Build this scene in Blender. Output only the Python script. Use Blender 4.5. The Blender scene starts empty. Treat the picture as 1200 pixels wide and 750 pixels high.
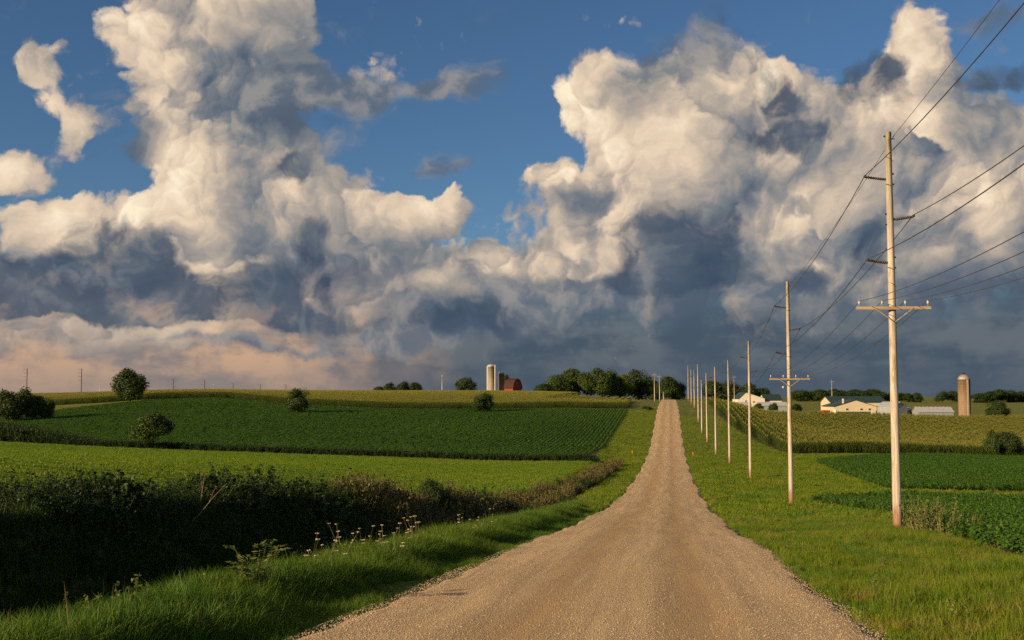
import bpy, math, random
import numpy as np
from mathutils import Vector, Matrix

# ------------------------------------------------------------------ camera
FPX = 1287.0                       # focal length in photograph pixels (1200 wide)
YAW = math.radians(8.2)            # the camera looks a little left of the road
PITCH = math.atan2(88.0, FPX)
SC = bpy.context.scene
COL = SC.collection
cam_d = bpy.data.cameras.new('camera')
cam = bpy.data.objects.new('camera', cam_d)
COL.objects.link(cam)
EYE = Vector((0.87, 0.0, 0.0))
cam.location = EYE
cam.rotation_euler = (math.pi / 2 + PITCH, 0, YAW)
cam_d.sensor_width = 36.0
cam_d.lens = 36.0 * FPX / 1200.0
cam_d.clip_start = 0.1
cam_d.clip_end = 30000
SC.camera = cam
CAM_R = Matrix.Rotation(YAW, 3, 'Z') @ Matrix.Rotation(math.pi / 2 + PITCH, 3, 'X')


def ray(px, py):
    """unit direction through a photograph pixel"""
    v = CAM_R @ Vector(((px - 600.0) / FPX, (375.0 - py) / FPX, -1.0))
    return v.normalized()


# ------------------------------------------------------------------ sun
SUN_EL = math.radians(17.5)
SUN_AZ = math.radians(98 + 34)        # counter-clockwise from +Y: left of the camera and behind it
SUN_DIR = Vector((-math.sin(SUN_AZ) * math.cos(SUN_EL), math.cos(SUN_AZ) * math.cos(SUN_EL), math.sin(SUN_EL)))
sun_d = bpy.data.lights.new('sun', 'SUN')
sun_d.energy = 5.0
sun_d.color = (1.0, 0.72, 0.41)
sun_d.angle = math.radians(0.6)
sun = bpy.data.objects.new('sun', sun_d)
COL.objects.link(sun)
sun.rotation_euler = SUN_DIR.to_track_quat('Z', 'Y').to_euler()
sun.location = (-40, -20, 40)

SC.view_settings.view_transform = 'Standard'
SC.view_settings.look = 'None'
SC.view_settings.exposure = 0.7
SC.view_settings.gamma = 1.0
SC.view_settings.use_curve_mapping = False
SC.cycles.max_bounces = 4
SC.cycles.diffuse_bounces = 1
SC.cycles.glossy_bounces = 2
SC.cycles.transmission_bounces = 3
SC.cycles.transparent_max_bounces = 6
SC.cycles.use_denoising = False
SC.cycles.use_adaptive_sampling = True
SC.cycles.adaptive_threshold = 0.012
SC.cycles.adaptive_min_samples = 16

# ------------------------------------------------------------------ node expressions


class G:
    """small helper that writes node trees as expressions"""

    def __init__(self, tree):
        self.t = tree
        self.n = tree.nodes
        self.l = tree.links

    def put(self, sock, v):
        if isinstance(v, bpy.types.NodeSocket):
            self.l.new(v, sock)
        elif v is not None:
            sock.default_value = v

    def m(self, op, a, b=None, c=None, clamp=False):
        n = self.n.new('ShaderNodeMath')
        n.operation = op
        n.use_clamp = clamp
        for s, v in zip(n.inputs, (a, b, c)):
            self.put(s, v)
        return n.outputs[0]

    def v(self, op, a, b=None, c=None, out=0):
        n = self.n.new('ShaderNodeVectorMath')
        n.operation = op
        for s, x in zip(n.inputs[:3], (a, b, c)):
            self.put(s, x)
        return n.outputs[out]

    def vscale(self, a, k):
        n = self.n.new('ShaderNodeVectorMath')
        n.operation = 'SCALE'
        self.put(n.inputs[0], a)
        self.put(n.inputs['Scale'], k)
        return n.outputs[0]

    def add(self, a, b): return self.m('ADD', a, b)
    def sub(self, a, b): return self.m('SUBTRACT', a, b)
    def mul(self, a, b): return self.m('MULTIPLY', a, b)
    def mad(self, a, b, c): return self.m('MULTIPLY_ADD', a, b, c)

    def noise(self, vec, scale, detail=4.0, rough=0.5, kind='FBM', lac=2.0, dist=0.0, col=False):
        n = self.n.new('ShaderNodeTexNoise')
        n.noise_dimensions = '3D'
        n.noise_type = kind
        self.put(n.inputs['Vector'], vec)
        self.put(n.inputs['Scale'], scale)
        self.put(n.inputs['Detail'], detail)
        self.put(n.inputs['Roughness'], rough)
        self.put(n.inputs['Lacunarity'], lac)
        self.put(n.inputs['Distortion'], dist)
        return n.outputs['Color' if col else 'Fac']

    def voro(self, vec, scale, feature='SMOOTH_F1', detail=0.0, rough=0.5, smooth=0.6, out='Distance', rand=1.0):
        n = self.n.new('ShaderNodeTexVoronoi')
        n.feature = feature
        self.put(n.inputs['Vector'], vec)
        self.put(n.inputs['Scale'], scale)
        self.put(n.inputs['Detail'], detail)
        self.put(n.inputs['Roughness'], rough)
        if 'Smoothness' in n.inputs and feature == 'SMOOTH_F1':
            self.put(n.inputs['Smoothness'], smooth)
        self.put(n.inputs['Randomness'], rand)
        return n.outputs[out]

    def step(self, x, lo, hi, a=0.0, b=1.0, kind='SMOOTHSTEP'):
        n = self.n.new('ShaderNodeMapRange')
        n.interpolation_type = kind
        for k, s in zip((x, lo, hi, a, b), n.inputs[:5]):
            self.put(s, k)
        return n.outputs[0]

    def mix(self, f, a, b, blend='MIX'):
        n = self.n.new('ShaderNodeMix')
        n.data_type = 'RGBA'
        n.blend_type = blend
        n.clamp_factor = True
        self.put(n.inputs[0], f)
        for s, x in ((n.inputs[6], a), (n.inputs[7], b)):
            if isinstance(x, (tuple, list)) and len(x) == 3:
                x = (*x, 1.0)
            self.put(s, x)
        return n.outputs[2]

    def ramp(self, f, stops, interp='LINEAR'):
        n = self.n.new('ShaderNodeValToRGB')
        n.color_ramp.interpolation = interp
        e = n.color_ramp.elements
        while len(e) < len(stops):
            e.new(0.5)
        for el, (p, c) in zip(e, stops):
            el.position = p
            el.color = (*c, 1.0) if len(c) == 3 else c
        self.put(n.inputs[0], f)
        return n.outputs[0]

    def sep(self, v):
        n = self.n.new('ShaderNodeSeparateXYZ')
        self.put(n.inputs[0], v)
        return n.outputs

    def comb(self, x, y, z):
        n = self.n.new('ShaderNodeCombineXYZ')
        for s, k in zip(n.inputs, (x, y, z)):
            self.put(s, k)
        return n.outputs[0]


def srgb(r, g, b):
    f = lambda c: (c / 255 / 12.92) if c <= 10 else ((c / 255 + 0.055) / 1.055) ** 2.4
    return (f(r), f(g), f(b))


# ------------------------------------------------------------------ world: Nishita sky and cloud banks
def azel(px, py):
    d = ray(px, py)
    return math.atan2(d.x, d.y), math.asin(d.z)


def build_world():
    w = bpy.data.worlds.new('World')
    SC.world = w
    w.use_nodes = True
    w.cycles.sampling_method = 'MANUAL'
    w.cycles.sample_map_resolution = 256
    t = w.node_tree
    t.nodes.clear()
    g = G(t)
    out = g.n.new('ShaderNodeOutputWorld')
    bg = g.n.new('ShaderNodeBackground')
    g.l.new(bg.outputs[0], out.inputs[0])
    bg.inputs['Strength'].default_value = 0.1
    sky = g.n.new('ShaderNodeTexSky')
    sky.sky_type = 'NISHITA'
    sky.sun_disc = False
    sky.sun_elevation = SUN_EL
    sky.sun_rotation = -SUN_AZ
    sky.altitude = 300
    sky.air_density = 1.0
    sky.dust_density = 0.6
    sky.ozone_density = 2.5
    D = g.n.new('ShaderNodeTexCoord').outputs['Generated']
    skyc = g.mix(1.0, sky.outputs[0], SKY_TINT, 'MULTIPLY')
    x, y, z = g.sep(g.v('NORMALIZE', D))
    az0 = g.m('ARCTAN2', x, y)
    el0 = g.m('ARCSINE', z)
    AE = g.comb(az0, el0, 0.0)

    def blobs(ae, lst, base=0.0):
        acc = base
        for (px, py, rx, ry, wt) in lst:
            a, e = azel(px, py)
            sx, sy = FPX / rx, FPX / ry
            q = g.v('MULTIPLY_ADD', ae, (sx, sy, 0), (-a * sx, -e * sy, 0))
            acc = g.mad(g.m('POWER', 0.36788, g.v('DOT_PRODUCT', q, q, out=1)), wt, acc)
        return acc

    def noise(p, scale, detail, rough=0.5, col=False):
        s = g.noise(p, scale, detail, rough, col=col)
        s.node.noise_dimensions = '2D'
        return s

    def puffs(p, scale, detail=0.0, rough=0.5, smooth=0.0):
        s = g.voro(p, scale, feature='SMOOTH_F1' if smooth else 'F1', detail=detail, rough=rough, smooth=smooth)
        s.node.voronoi_dimensions = '2D'
        s.node.normalize = detail > 0
        return s

    # shared warp
    W = g.v('MULTIPLY_ADD', noise(AE, 6.0, 3.0, 0.6, col=True), (0.07, 0.05, 0), g.v('ADD', AE, (-0.035, -0.025, 0)))
    W = g.v('MULTIPLY_ADD', noise(AE, 36.0, 4.0, 0.62, col=True), (0.015, 0.014, 0), g.v('ADD', W, (-0.0075, -0.007, 0)))
    LX, LY = -0.82, 0.57                       # towards the light, in azimuth and elevation

    def off(p, k):
        return g.v('ADD', p, (LX * k, LY * k, 0))

    # outside the photograph the same kind of cloud goes on
    inside = g.mul(g.step(az0, -1.0, -0.66), g.step(az0, 0.36, 0.72, 1.0, 0.0))
    inside = g.mul(inside, g.step(el0, 0.40, 0.6, 1.0, 0.0))
    outside = g.sub(1.0, inside)
    wide = g.mul(outside, g.step(g.noise(D, 2.6, 3.0, 0.5), 0.42, 0.66, 0.0, 0.9))

    def bulk(p, lst, seed, amp, add=None):
        """slow part: where the bank stands"""
        B = g.sub(1.0, g.m('POWER', 0.36788, blobs(p, lst)))
        if add is not None:
            B = g.add(B, add)
        q = g.v('ADD', p, (seed, seed * 0.7, 0))
        h = g.mad(g.sub(noise(q, 10.0, 2.0, 0.5), 0.5), amp, B)
        d = puffs(q, 13.0)
        return g.mad(g.mad(g.mul(d, d), -1.0, 0.26), amp * 0.55, h)

    def curl(p, seed, fine, fog):
        """fast part: heads and fringes, and how each head catches the light"""
        q = g.v('ADD', p, (seed, seed * 0.7, 0))
        h = l = None
        firm = g.step(noise(g.v('ADD', q, (0.37, 0.11, 0)), 8.0, 2.0, 0.5), 0.38, 0.64, 0.12, 1.1)   # crisp heads here, soft mist there
        for scale, kh, kl, ks in ((9.0, 0.7, 0.55, 0.5), (19.0, 1.0, 0.44, 0.45), (47.0, 0.60, 0.30, 0.4), (112.0, 0.34, 0.13, 0.25)):
            d = puffs(q, scale, smooth=ks)
            k = g.v('DOT_PRODUCT', g.v('SUBTRACT', q, d.node.outputs['Position']), (LX * scale, LY * scale, 0), out=1)
            dome = g.mad(g.mul(d, d), -1.0, 0.26)
            h = g.mul(dome, fine * kh) if h is None else g.mad(dome, fine * kh, h)
            k = g.mul(g.mad(dome, 0.5, k), kl if scale < 15 else g.mul(firm, kl))
            l = k if l is None else g.add(l, k)
        f = g.sub(noise(q, 55.0, 5.0, 0.60), 0.5)
        return g.mad(f, fog, h), g.mad(f, 0.75, l)

    col = skyc
    nA = noise(AE, 9.0, 4.0, 0.55)              # general unevenness
    nS = noise(g.v('MULTIPLY', AE, (1, 3.2, 1)), 9.0, 5.0, 0.6)

    # -- A: rain haze and the pale far deck along the horizon
    lo = g.mad(g.sub(nA, 0.5), 0.07, el0)
    hz = g.step(lo, 0.055, 0.15, 1.0, 0.0)
    side = g.step(g.mad(g.sub(nA, 0.5), 0.30, az0), -0.37, -0.17)
    hcol = g.mix(side, HAZE_L, HAZE_R)
    hl = g.step(g.add(g.mul(nS, 0.55), g.mul(noise(W, 17.0, 5.0, 0.6), 0.45)), 0.40, 0.60)
    hcol = g.mix(g.mul(hl, g.step(el0, 0.0, 0.05, 0.35, 0.95)), hcol, g.mix(side, HAZE_L2, HAZE_R2))
    col = g.mix(g.mul(hz, 0.98), col, hcol)

    def bank(lst, seed, amp, fine, fog, t0, t1, gain, base, ramp, add=None, deep=0.6, lighten=None, soft=0.75):
        b0 = bulk(W, lst, seed, amp, add)
        c0, l0 = curl(W, seed, fine, fog)
        h0 = g.add(b0, c0)
        alpha = g.step(h0, t0, t1)
        lit = g.mad(l0, gain, base)
        if deep:
            lit = g.mad(g.sub(b0, bulk(off(W, 0.045), lst, seed, amp, add)), deep, lit)
        lit = g.mad(g.sub(noise(g.v('ADD', W, (seed, 0, 0)), 14.0, 3.0, 0.55), 0.5), soft, lit)
        if lighten is not None:
            lit = g.add(lit, lighten)
        return alpha, g.ramp(g.mad(lit, 0.90, 0.05), ramp)

    LT = blobs(AE, LIGHTEN)
    fade = g.step(el0, 0.015, 0.14, 0.72, 0.0)
    # -- B: towers at the back
    a, cc = bank(CUMULUS, 0.0, 0.52, 0.34, 0.34, 0.27, 0.47, 0.56, 0.40, CUM_RAMP, wide, 0.72, LT, 1.1)
    cc = g.mix(fade, cc, hcol)
    col = g.mix(a, col, cc)

    # -- C: soft grey veils
    nw = noise(g.v('MULTIPLY', W, (1, 1.5, 1)), 15.0, 6.0, 0.58)
    Bw = blobs(W, VEILS, g.mul(outside, 0.2))
    aw = g.step(g.mad(g.sub(nw, 0.5), 1.9, Bw), 0.28, 0.95, 0.0, 0.88)
    nv = noise(W, 24.0, 4.0, 0.6)
    col = g.mix(aw, col, g.mix(g.step(nv, 0.36, 0.66), WISP_D, WISP_L))

    # -- D: bright heads in front
    a, cc = bank(HEADS, 1.9, 0.48, 0.36, 0.28, 0.29, 0.44, 0.60, 0.42, CUM_RAMP, None, 0.42, LT, 0.9)
    cc = g.mix(fade, cc, hcol)
    col = g.mix(a, col, cc)

    # -- E: blue grey scud in the shade of the towers
    sc0, sl0 = curl(W, 3.7, 0.26, 0.32)
    s0 = g.add(bulk(W, SCUD, 3.7, 0.60), sc0)
    sa = g.mul(g.step(s0, 0.20, 0.54, 0.0, 0.93), g.step(nv, 0.46, 0.72, 1.0, 0.55))
    sl = g.mad(sl0, 0.34, 0.27)
    sl = g.mad(g.sub(noise(W, 20.0, 3.0, 0.55), 0.5), 1.15, sl)
    col = g.mix(sa, col, g.ramp(sl, SCUD_RAMP))
    g.l.new(col, bg.inputs['Color'])


K = 10.0 / 2 ** 0.7                 # picture values to sky values, at this exposure
sk = lambda r, g_, b: tuple(c * K for c in srgb(r, g_, b))
SKY_TINT = (0.30, 0.395, 0.48)
HAZE_L = sk(140, 128, 124)
HAZE_L2 = sk(212, 172, 138)
HAZE_R = sk(70, 84, 100)
HAZE_R2 = sk(100, 108, 116)
CUM_RAMP = [(0.0, sk(84, 98, 116)), (0.25, sk(126, 130, 135)), (0.5, sk(178, 166, 154)), (0.76, sk(230, 207, 180)), (1.0, sk(255, 238, 208))]
WISP_D = sk(92, 106, 122)
WISP_L = sk(150, 147, 145)
SCUD_RAMP = [(0.0, sk(58, 75, 96)), (0.35, sk(76, 91, 109)), (0.6, sk(112, 120, 128)), (1.0, sk(178, 166, 152))]
CUMULUS = [
    (245, 25, 85, 62, 1.5), (325, 45, 50, 55, 1.0), (170, 85, 30, 40, 0.6), (310, 105, 85, 40, 1.1), (212, 150, 46, 38, 1.0),
    (265, 190, 80, 46, 1.2), (165, 180, 30, 14, .35), (300, 250, 85, 55, 1.3), (395, 245, 50, 40, .8),
    (240, 300, 70, 40, 1.1), (380, 310, 95, 42, 1.2), (38, 62, 20, 24, 1.0), (52, 100, 28, 28, 1.0), (85, 148, 20, 32, .85), (22, 195, 26, 22, 0.8), (92, 275, 36, 30, 1.0),
    (340, 365, 120, 26, 1.0), (110, 400, 150, 20, .9), (520, 350, 90, 40, .9), (650, 332, 70, 26, 1.0), (575, 322, 44, 14, .8),
    (700, 112, 38, 38, 1.2), (772, 170, 88, 75, 1.5), (880, 122, 65, 46, 1.2), (900, 220, 145, 80, 1.6), (1000, 175, 75, 60, 1.1), (1090, 60, 30, 42, 1.7), (1075, 130, 45, 42, 1.2),
    (1178, 190, 62, 55, 1.5), (640, 205, 34, 16, 1.1), (712, 265, 44, 40, 1.2), (800, 290, 140, 60, 1.4), (1000, 280, 140, 60, 1.3), (1130, 270, 110, 60, 1.2)]
HEADS = [(85, 270, 40, 34, 1.6), (160, 250, 16, 18, 1.1), (215, 235, 30, 30, 1.1), (260, 265, 55, 45, 1.1), (330, 235, 45, 45, 1.0), (195, 120, 30, 24, .8), (235, 175, 40, 24, .7), (475, 262, 48, 28, 1.4), (530, 250, 20, 20, 1.0), (580, 304, 20, 12, 1.1), (665, 316, 36, 16, .8), (400, 310, 60, 26, .7),
         (700, 105, 30, 26, 1.1), (752, 175, 54, 55, 1.3), (800, 210, 60, 50, 1.3), (895, 95, 50, 28, 1.1), (860, 200, 50, 30, .9), (1090, 55, 28, 36, 1.2), (1080, 140, 30, 26, .8), (1175, 175, 50, 34, 1.2), (980, 240, 50, 30, .8), (330, 352, 50, 12, .8), (420, 345, 44, 16, .85), (500, 328, 36, 14, .8), (560, 352, 40, 12, .6), (60, 392, 70, 9, .7), (640, 203, 26, 13, .9), (712, 262, 30, 26, .8)]
LIGHTEN = [(780, 200, 120, 80, 0.13), (880, 230, 120, 60, 0.10), (1180, 210, 60, 50, 0.16), (90, 270, 70, 45, 0.12), (490, 260, 70, 40, 0.08), (260, 50, 150, 70, -0.13), (330, 125, 130, 35, -0.22), (600, 370, 200, 60, -.22), (1050, 335, 150, 40, -0.30), (430, 330, 100, 40, -0.12), (740, 100, 40, 30, -.1), (230, 260, 60, 40, .10)]
VEILS = [(330, 112, 110, 24, 0.95), (430, 105, 70, 18, 1.05), (545, 95, 52, 22, 1.0), (515, 205, 30, 20, .65), (735, 90, 60, 30, .85), (820, 62, 70, 32, .8), (1165, 15, 60, 18, .7), (120, 110, 50, 24, 0.4), (290, 408, 130, 7, 0.9), (60, 410, 70, 12, .6), (440, 395, 70, 12, .9), (395, 180, 45, 26, .7),
         (700, 225, 46, 36, .9), (860, 300, 60, 40, .7), (960, 290, 60, 30, .7), (470, 300, 70, 22, .7), (570, 340, 100, 26, .9), (520, 380, 110, 22, .9), (680, 345, 90, 22, .8), (1000, 240, 60, 30, .6), (1100, 290, 80, 40, .75), (245, 215, 40, 16, .6), (1130, 130, 40, 30, .6), (850, 340, 160, 20, .7), (345, 265, 22, 40, .6)]
SCUD = [(40, 330, 80, 26, 1.4), (150, 335, 50, 36, 1.4), (165, 285, 26, 22, 1.0), (250, 362, 110, 20, 1.6), (180, 374, 190, 9, 1.5), (290, 330, 50, 26, .9), (370, 280, 26, 22, .9), (380, 335, 10, 18, .9), (350, 200, 18, 16, 1.0), (775, 295, 40, 40, 1.5), (840, 320, 50, 26, 1.0), (740, 330, 30, 12, 1.1), (850, 265, 28, 26, .7),
        (910, 115, 26, 18, .95), (905, 165, 60, 18, .85), (1035, 95, 44, 30, 1.0), (1185, 92, 40, 16, 1.3), (1030, 295, 20, 34, 1.0), (560, 372, 70, 18, .8), (940, 320, 30, 18, .7)]
# ------------------------------------------------------------------ small tools
rng = np.random.default_rng(7)
random.seed(7)
FWD = Vector((-math.sin(YAW), math.cos(YAW), 0))
RGT = Vector((math.cos(YAW), math.sin(YAW), 0))


def at(px, py, d):
    """world point seen at a photograph pixel, d metres ahead"""
    r = ray(px, py)
    return EYE + r * (d / r.dot(FWD))


def sstep(x, a, b):
    t = np.clip((np.asarray(x, float) - a) / (b - a), 0, 1)
    return t * t * (3 - 2 * t)


def mesh_np(name, V, F, mats=(), midx=None, smooth=False):
    V = np.asarray(V, np.float32)
    me = bpy.data.meshes.new(name)
    if isinstance(F, np.ndarray):
        k = F.shape[1]
        me.vertices.add(len(V)); me.vertices.foreach_set('co', V.ravel())
        me.loops.add(F.size); me.loops.foreach_set('vertex_index', F.astype(np.int32).ravel())
        me.polygons.add(len(F)); me.polygons.foreach_set('loop_start', np.arange(0, F.size, k, dtype=np.int32))
        me.update(calc_edges=True)
    else:
        me.from_pydata([tuple(v) for v in V], [], F)
        me.update()
    for m in mats:
        me.materials.append(m)
    if midx is not None:
        me.polygons.foreach_set('material_index', np.asarray(midx, np.int32))
    if smooth:
        me.polygons.foreach_set('use_smooth', np.ones(len(me.polygons), bool))
    return me


class MB:
    """collects boxes, tubes and sheets into one mesh"""

    def __init__(self):
        self.v, self.f, self.sm = [], [], False

    def quad(self, *p):
        i = len(self.v)
        self.v += [tuple(q) for q in p]
        self.f.append(tuple(range(i, i + len(p))))
        return self

    def box(self, c, s, rz=0.0, top=1.0, R=None):
        i = len(self.v)
        hx, hy, hz = s[0] / 2, s[1] / 2, s[2] / 2
        M = R if R is not None else Matrix.Rotation(rz, 3, 'Z')
        for z, k in ((-hz, 1.0), (hz, top)):
            for x, y in ((-hx, -hy), (hx, -hy), (hx, hy), (-hx, hy)):
                p = M @ Vector((x * k, y * k, z)) + Vector(c)
                self.v.append(tuple(p))
        self.f += [tuple(i + k for k in q) for q in ((3, 2, 1, 0), (4, 5, 6, 7), (0, 1, 5, 4), (1, 2, 6, 5), (2, 3, 7, 6), (3, 0, 4, 7))]
        return self

    def tube(self, pts, rad, n=8, cap=True):
        pts = [Vector(p) for p in pts]
        if not hasattr(rad, '__len__'):
            rad = [rad] * len(pts)
        i0 = len(self.v)
        up = Vector((0, 0, 1))
        for k, p in enumerate(pts):
            t = (pts[min(k + 1, len(pts) - 1)] - pts[max(k - 1, 0)]).normalized()
            a = t.cross(up)
            if a.length < 1e-3:
                a = Vector((1, 0, 0))
            a.normalize()
            b = t.cross(a)
            for j in range(n):
                th = 2 * math.pi * j / n
                self.v.append(tuple(p + (a * math.cos(th) + b * math.sin(th)) * rad[k]))
        for k in range(len(pts) - 1):
            for j in range(n):
                a0 = i0 + k * n + j; a1 = i0 + k * n + (j + 1) % n
                self.f.append((a0, a1, a1 + n, a0 + n))
        if cap:
            self.f.append(tuple(i0 + j for j in range(n)))
            self.f.append(tuple(i0 + (len(pts) - 1) * n + j for j in reversed(range(n))))
        return self

    def lathe(self, c, prof, n=16):
        i0 = len(self.v)
        for (r, z) in prof:
            for j in range(n):
                th = 2 * math.pi * j / n
                self.v.append((c[0] + r * math.cos(th), c[1] + r * math.sin(th), c[2] + z))
        for k in range(len(prof) - 1):
            for j in range(n):
                a0 = i0 + k * n + j; a1 = i0 + k * n + (j + 1) % n
                self.f.append((a0, a1, a1 + n, a0 + n))
        self.f.append(tuple(i0 + j for j in reversed(range(n))))
        self.f.append(tuple(i0 + (len(prof) - 1) * n + j for j in range(n)))
        return self

    def build(self, name, mat, parent=None, smooth=False):
        me = mesh_np(name, self.v, self.f, (mat,), smooth=smooth)
        o = bpy.data.objects.new(name, me)
        COL.objects.link(o)
        if parent is not None:
            o.parent = parent
        return o


def tag(o, label=None, cat=None, group=None, kind=None):
    if label: o['label'] = label
    if cat: o['category'] = cat
    if group: o['group'] = group
    if kind: o['kind'] = kind
    return o


def empty(name, loc, rz=0.0):
    o = bpy.data.objects.new(name, None)
    o.empty_display_size = 0.2
    o.location = loc
    o.rotation_euler = (0, 0, rz)
    COL.objects.link(o)
    return o


def obj(name, me, parent=None, loc=None):
    o = bpy.data.objects.new(name, me)
    COL.objects.link(o)
    if parent is not None: o.parent = parent
    if loc is not None: o.location = loc
    return o


# ------------------------------------------------------------------ materials
def new_mat(name):
    m = bpy.data.materials.new(name)
    m.use_nodes = True
    t = m.node_tree
    t.nodes.clear()
    return m, G(t), t.nodes.new('ShaderNodeOutputMaterial')


def bsdf(g, out, color, rough=0.8, bump=None, bstr=0.3, bdist=0.05, metal=0.0, spec=0.3):
    b = g.n.new('ShaderNodeBsdfPrincipled')
    g.put(b.inputs['Base Color'], (*color, 1.0) if isinstance(color, tuple) else color)
    g.put(b.inputs['Roughness'], rough)
    b.inputs['Metallic'].default_value = metal
    b.inputs['Specular IOR Level'].default_value = spec
    if bump is not None:
        n = g.n.new('ShaderNodeBump')
        n.inputs['Strength'].default_value = bstr
        n.inputs['Distance'].default_value = bdist
        g.put(n.inputs['Height'], bump)
        g.l.new(n.outputs[0], b.inputs['Normal'])
    g.l.new(b.outputs[0], out.inputs[0])
    return b


def leaf_mat(name, a, b, trans=0.35, scale=0.15, c=None, rough=0.55):
    """leaf: colour drifts from plant to plant and from place to place"""
    m, g, out = new_mat(name)
    pos = g.n.new('ShaderNodeNewGeometry').outputs['Position']
    rnd = g.n.new('ShaderNodeObjectInfo').outputs['Random']
    n = g.noise(pos, scale, 4.0, 0.6)
    f = g.mad(g.sub(n, 0.5), 2.2, g.mad(g.sub(rnd, 0.5), 0.7, 0.5))
    f = g.m('ADD', f, 0.0, clamp=True)
    col = g.mix(f, a, b)
    if c is not None:
        n2 = g.noise(pos, scale * 2.7, 3.0, 0.6)
        col = g.mix(g.step(n2, 0.52, 0.70, 0.0, 0.85), col, c)
    p = g.n.new('ShaderNodeBsdfPrincipled')
    g.put(p.inputs['Base Color'], col)
    p.inputs['Roughness'].default_value = rough
    p.inputs['Specular IOR Level'].default_value = 0.25
    tr = g.n.new('ShaderNodeBsdfTranslucent')
    g.put(tr.inputs['Color'], g.mix(1.0, col, (1.0, 0.95, 0.45), 'MULTIPLY'))
    mx = g.n.new('ShaderNodeMixShader')
    mx.inputs[0].default_value = trans
    g.l.new(p.outputs[0], mx.inputs[1]); g.l.new(tr.outputs[0], mx.inputs[2])
    g.l.new(mx.outputs[0], out.inputs[0])
    return m


def flat_mat(name, c, c2=None, rough=0.7, scale=1.0, metal=0.0, stretch=(1, 1, 1), bump=0.0, spec=0.3):
    m, g, out = new_mat(name)
    tc = g.n.new('ShaderNodeTexCoord').outputs['Object']
    n = g.noise(g.v('MULTIPLY', tc, stretch), scale, 5.0, 0.6)
    col = g.mix(g.step(n, 0.35, 0.68), c, c2 or tuple(x * 0.7 for x in c))
    bsdf(g, out, col, rough, n if bump else None, bump, 0.02, metal, spec)
    return m


# ------------------------------------------------------------------ terrain
ROAD = np.array([(-400, 3.0), (-100, 1.6), (-30, -0.2), (0, -1.95), (13.2, -2.93), (18, -3.3), (28.8, -4.16), (50, -5.85), (69.6, -7.35), (89.5, -8.55),
                 (120, -9.8), (160, -10.8), (205, -11.3), (235, -11.0), (295, -8.2), (354, -5.15), (400, -3.9), (480, -2.9), (595, -2.4), (640, -3.0), (800, -6), (1200, -8), (9000, -12)])
_ry = np.concatenate([np.arange(-400, 700, 2.0), np.arange(700, 9000, 50.0)])
_rz = np.interp(_ry, ROAD[:, 0], ROAD[:, 1])
_k = np.exp(-0.5 * (np.arange(-12, 13) / 5.0) ** 2); _k /= _k.sum()
_n = int(np.sum(_ry < 700))
_rz[12:_n - 12] = np.convolve(_rz[:_n], _k, 'valid')


def road_z(y):
    return np.interp(y, _ry, _rz)


# heights of the open land: (photograph pixel, distance)
LAND = [(1200, 655, 44), (1200, 610, 72), (1100, 603, 72), (1200, 562, 120), (1000, 550, 150), (1200, 540, 195), (1000, 530, 215), (900, 530, 215), (860, 531, 210),
        (850, 503, 330), (950, 506, 330), (1080, 510, 320), (1200, 512, 320), (850, 487, 430), (1000, 486, 425), (1130, 491, 437), (1220, 490, 430), (1350, 500, 400), (1350, 560, 120),
        (850, 478, 690), (1000, 480, 640), (1200, 480, 640), (830, 470, 1400), (1000, 469, 1400), (1200, 470, 1400), (1400, 470, 1400),
        (0, 558, 45), (200, 566, 50), (400, 584, 66), (560, 578, 100), (620, 562, 130), (100, 540, 90), (300, 552, 95), (450, 557, 110),
        (-200, 540, 45), (-200, 512, 185), (0, 518, 185), (100, 523, 185), (200, 527, 186), (400, 534, 186), (600, 540, 187), (700, 542, 187),
        (0, 503, 260), (150, 500, 270), (300, 505, 265), (600, 511, 255), (-200, 495, 330), (0, 489, 335), (100, 477, 375), (200, 467, 405), (260, 466.5, 408), (330, 473, 390), (450, 479, 375), (600, 480, 370), (735, 480, 365),
        (-200, 466, 700), (0, 466, 660), (200, 464.5, 620), (350, 463, 570), (600, 463.5, 570), (690, 466, 540), (745, 471, 500),
        (-200, 467, 1000), (0, 466, 1000), (300, 466, 900), (600, 466, 800), (700, 467, 800), (-300, 467, 2500), (0, 466.5, 2500), (300, 466.5, 2500), (600, 467, 2500), (900, 467.5, 2500), (1200, 468, 2500), (1500, 468, 2500),
        (-300, 466, 8000), (300, 466, 8000), (900, 466, 8000), (1500, 466, 8000)]


def _dom(u, d):
    return np.stack([np.asarray(u) * 2.2, np.log(d)], -1)


def _tps_fit():
    P, V = [], []
    for px, py, d in LAND:
        q = at(px, py, d)
        rel = q - EYE
        P.append(_dom(rel.dot(RGT) / d, d)); V.append(q.z / d)
    P = np.array(P); V = np.array(V)
    n = len(P)
    r = np.linalg.norm(P[:, None] - P[None], axis=-1)
    Kk = np.where(r > 0, r * r * np.log(np.maximum(r, 1e-9)), 0) + np.eye(n) * 0.004
    A = np.zeros((n + 3, n + 3))
    A[:n, :n] = Kk; A[:n, n] = 1; A[:n, n + 1:] = P; A[n, :n] = 1; A[n + 1:, :n] = P.T
    s = np.linalg.solve(A, np.concatenate([V, [0, 0, 0]]))
    return P, s


_TP, _TS = _tps_fit()


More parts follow.
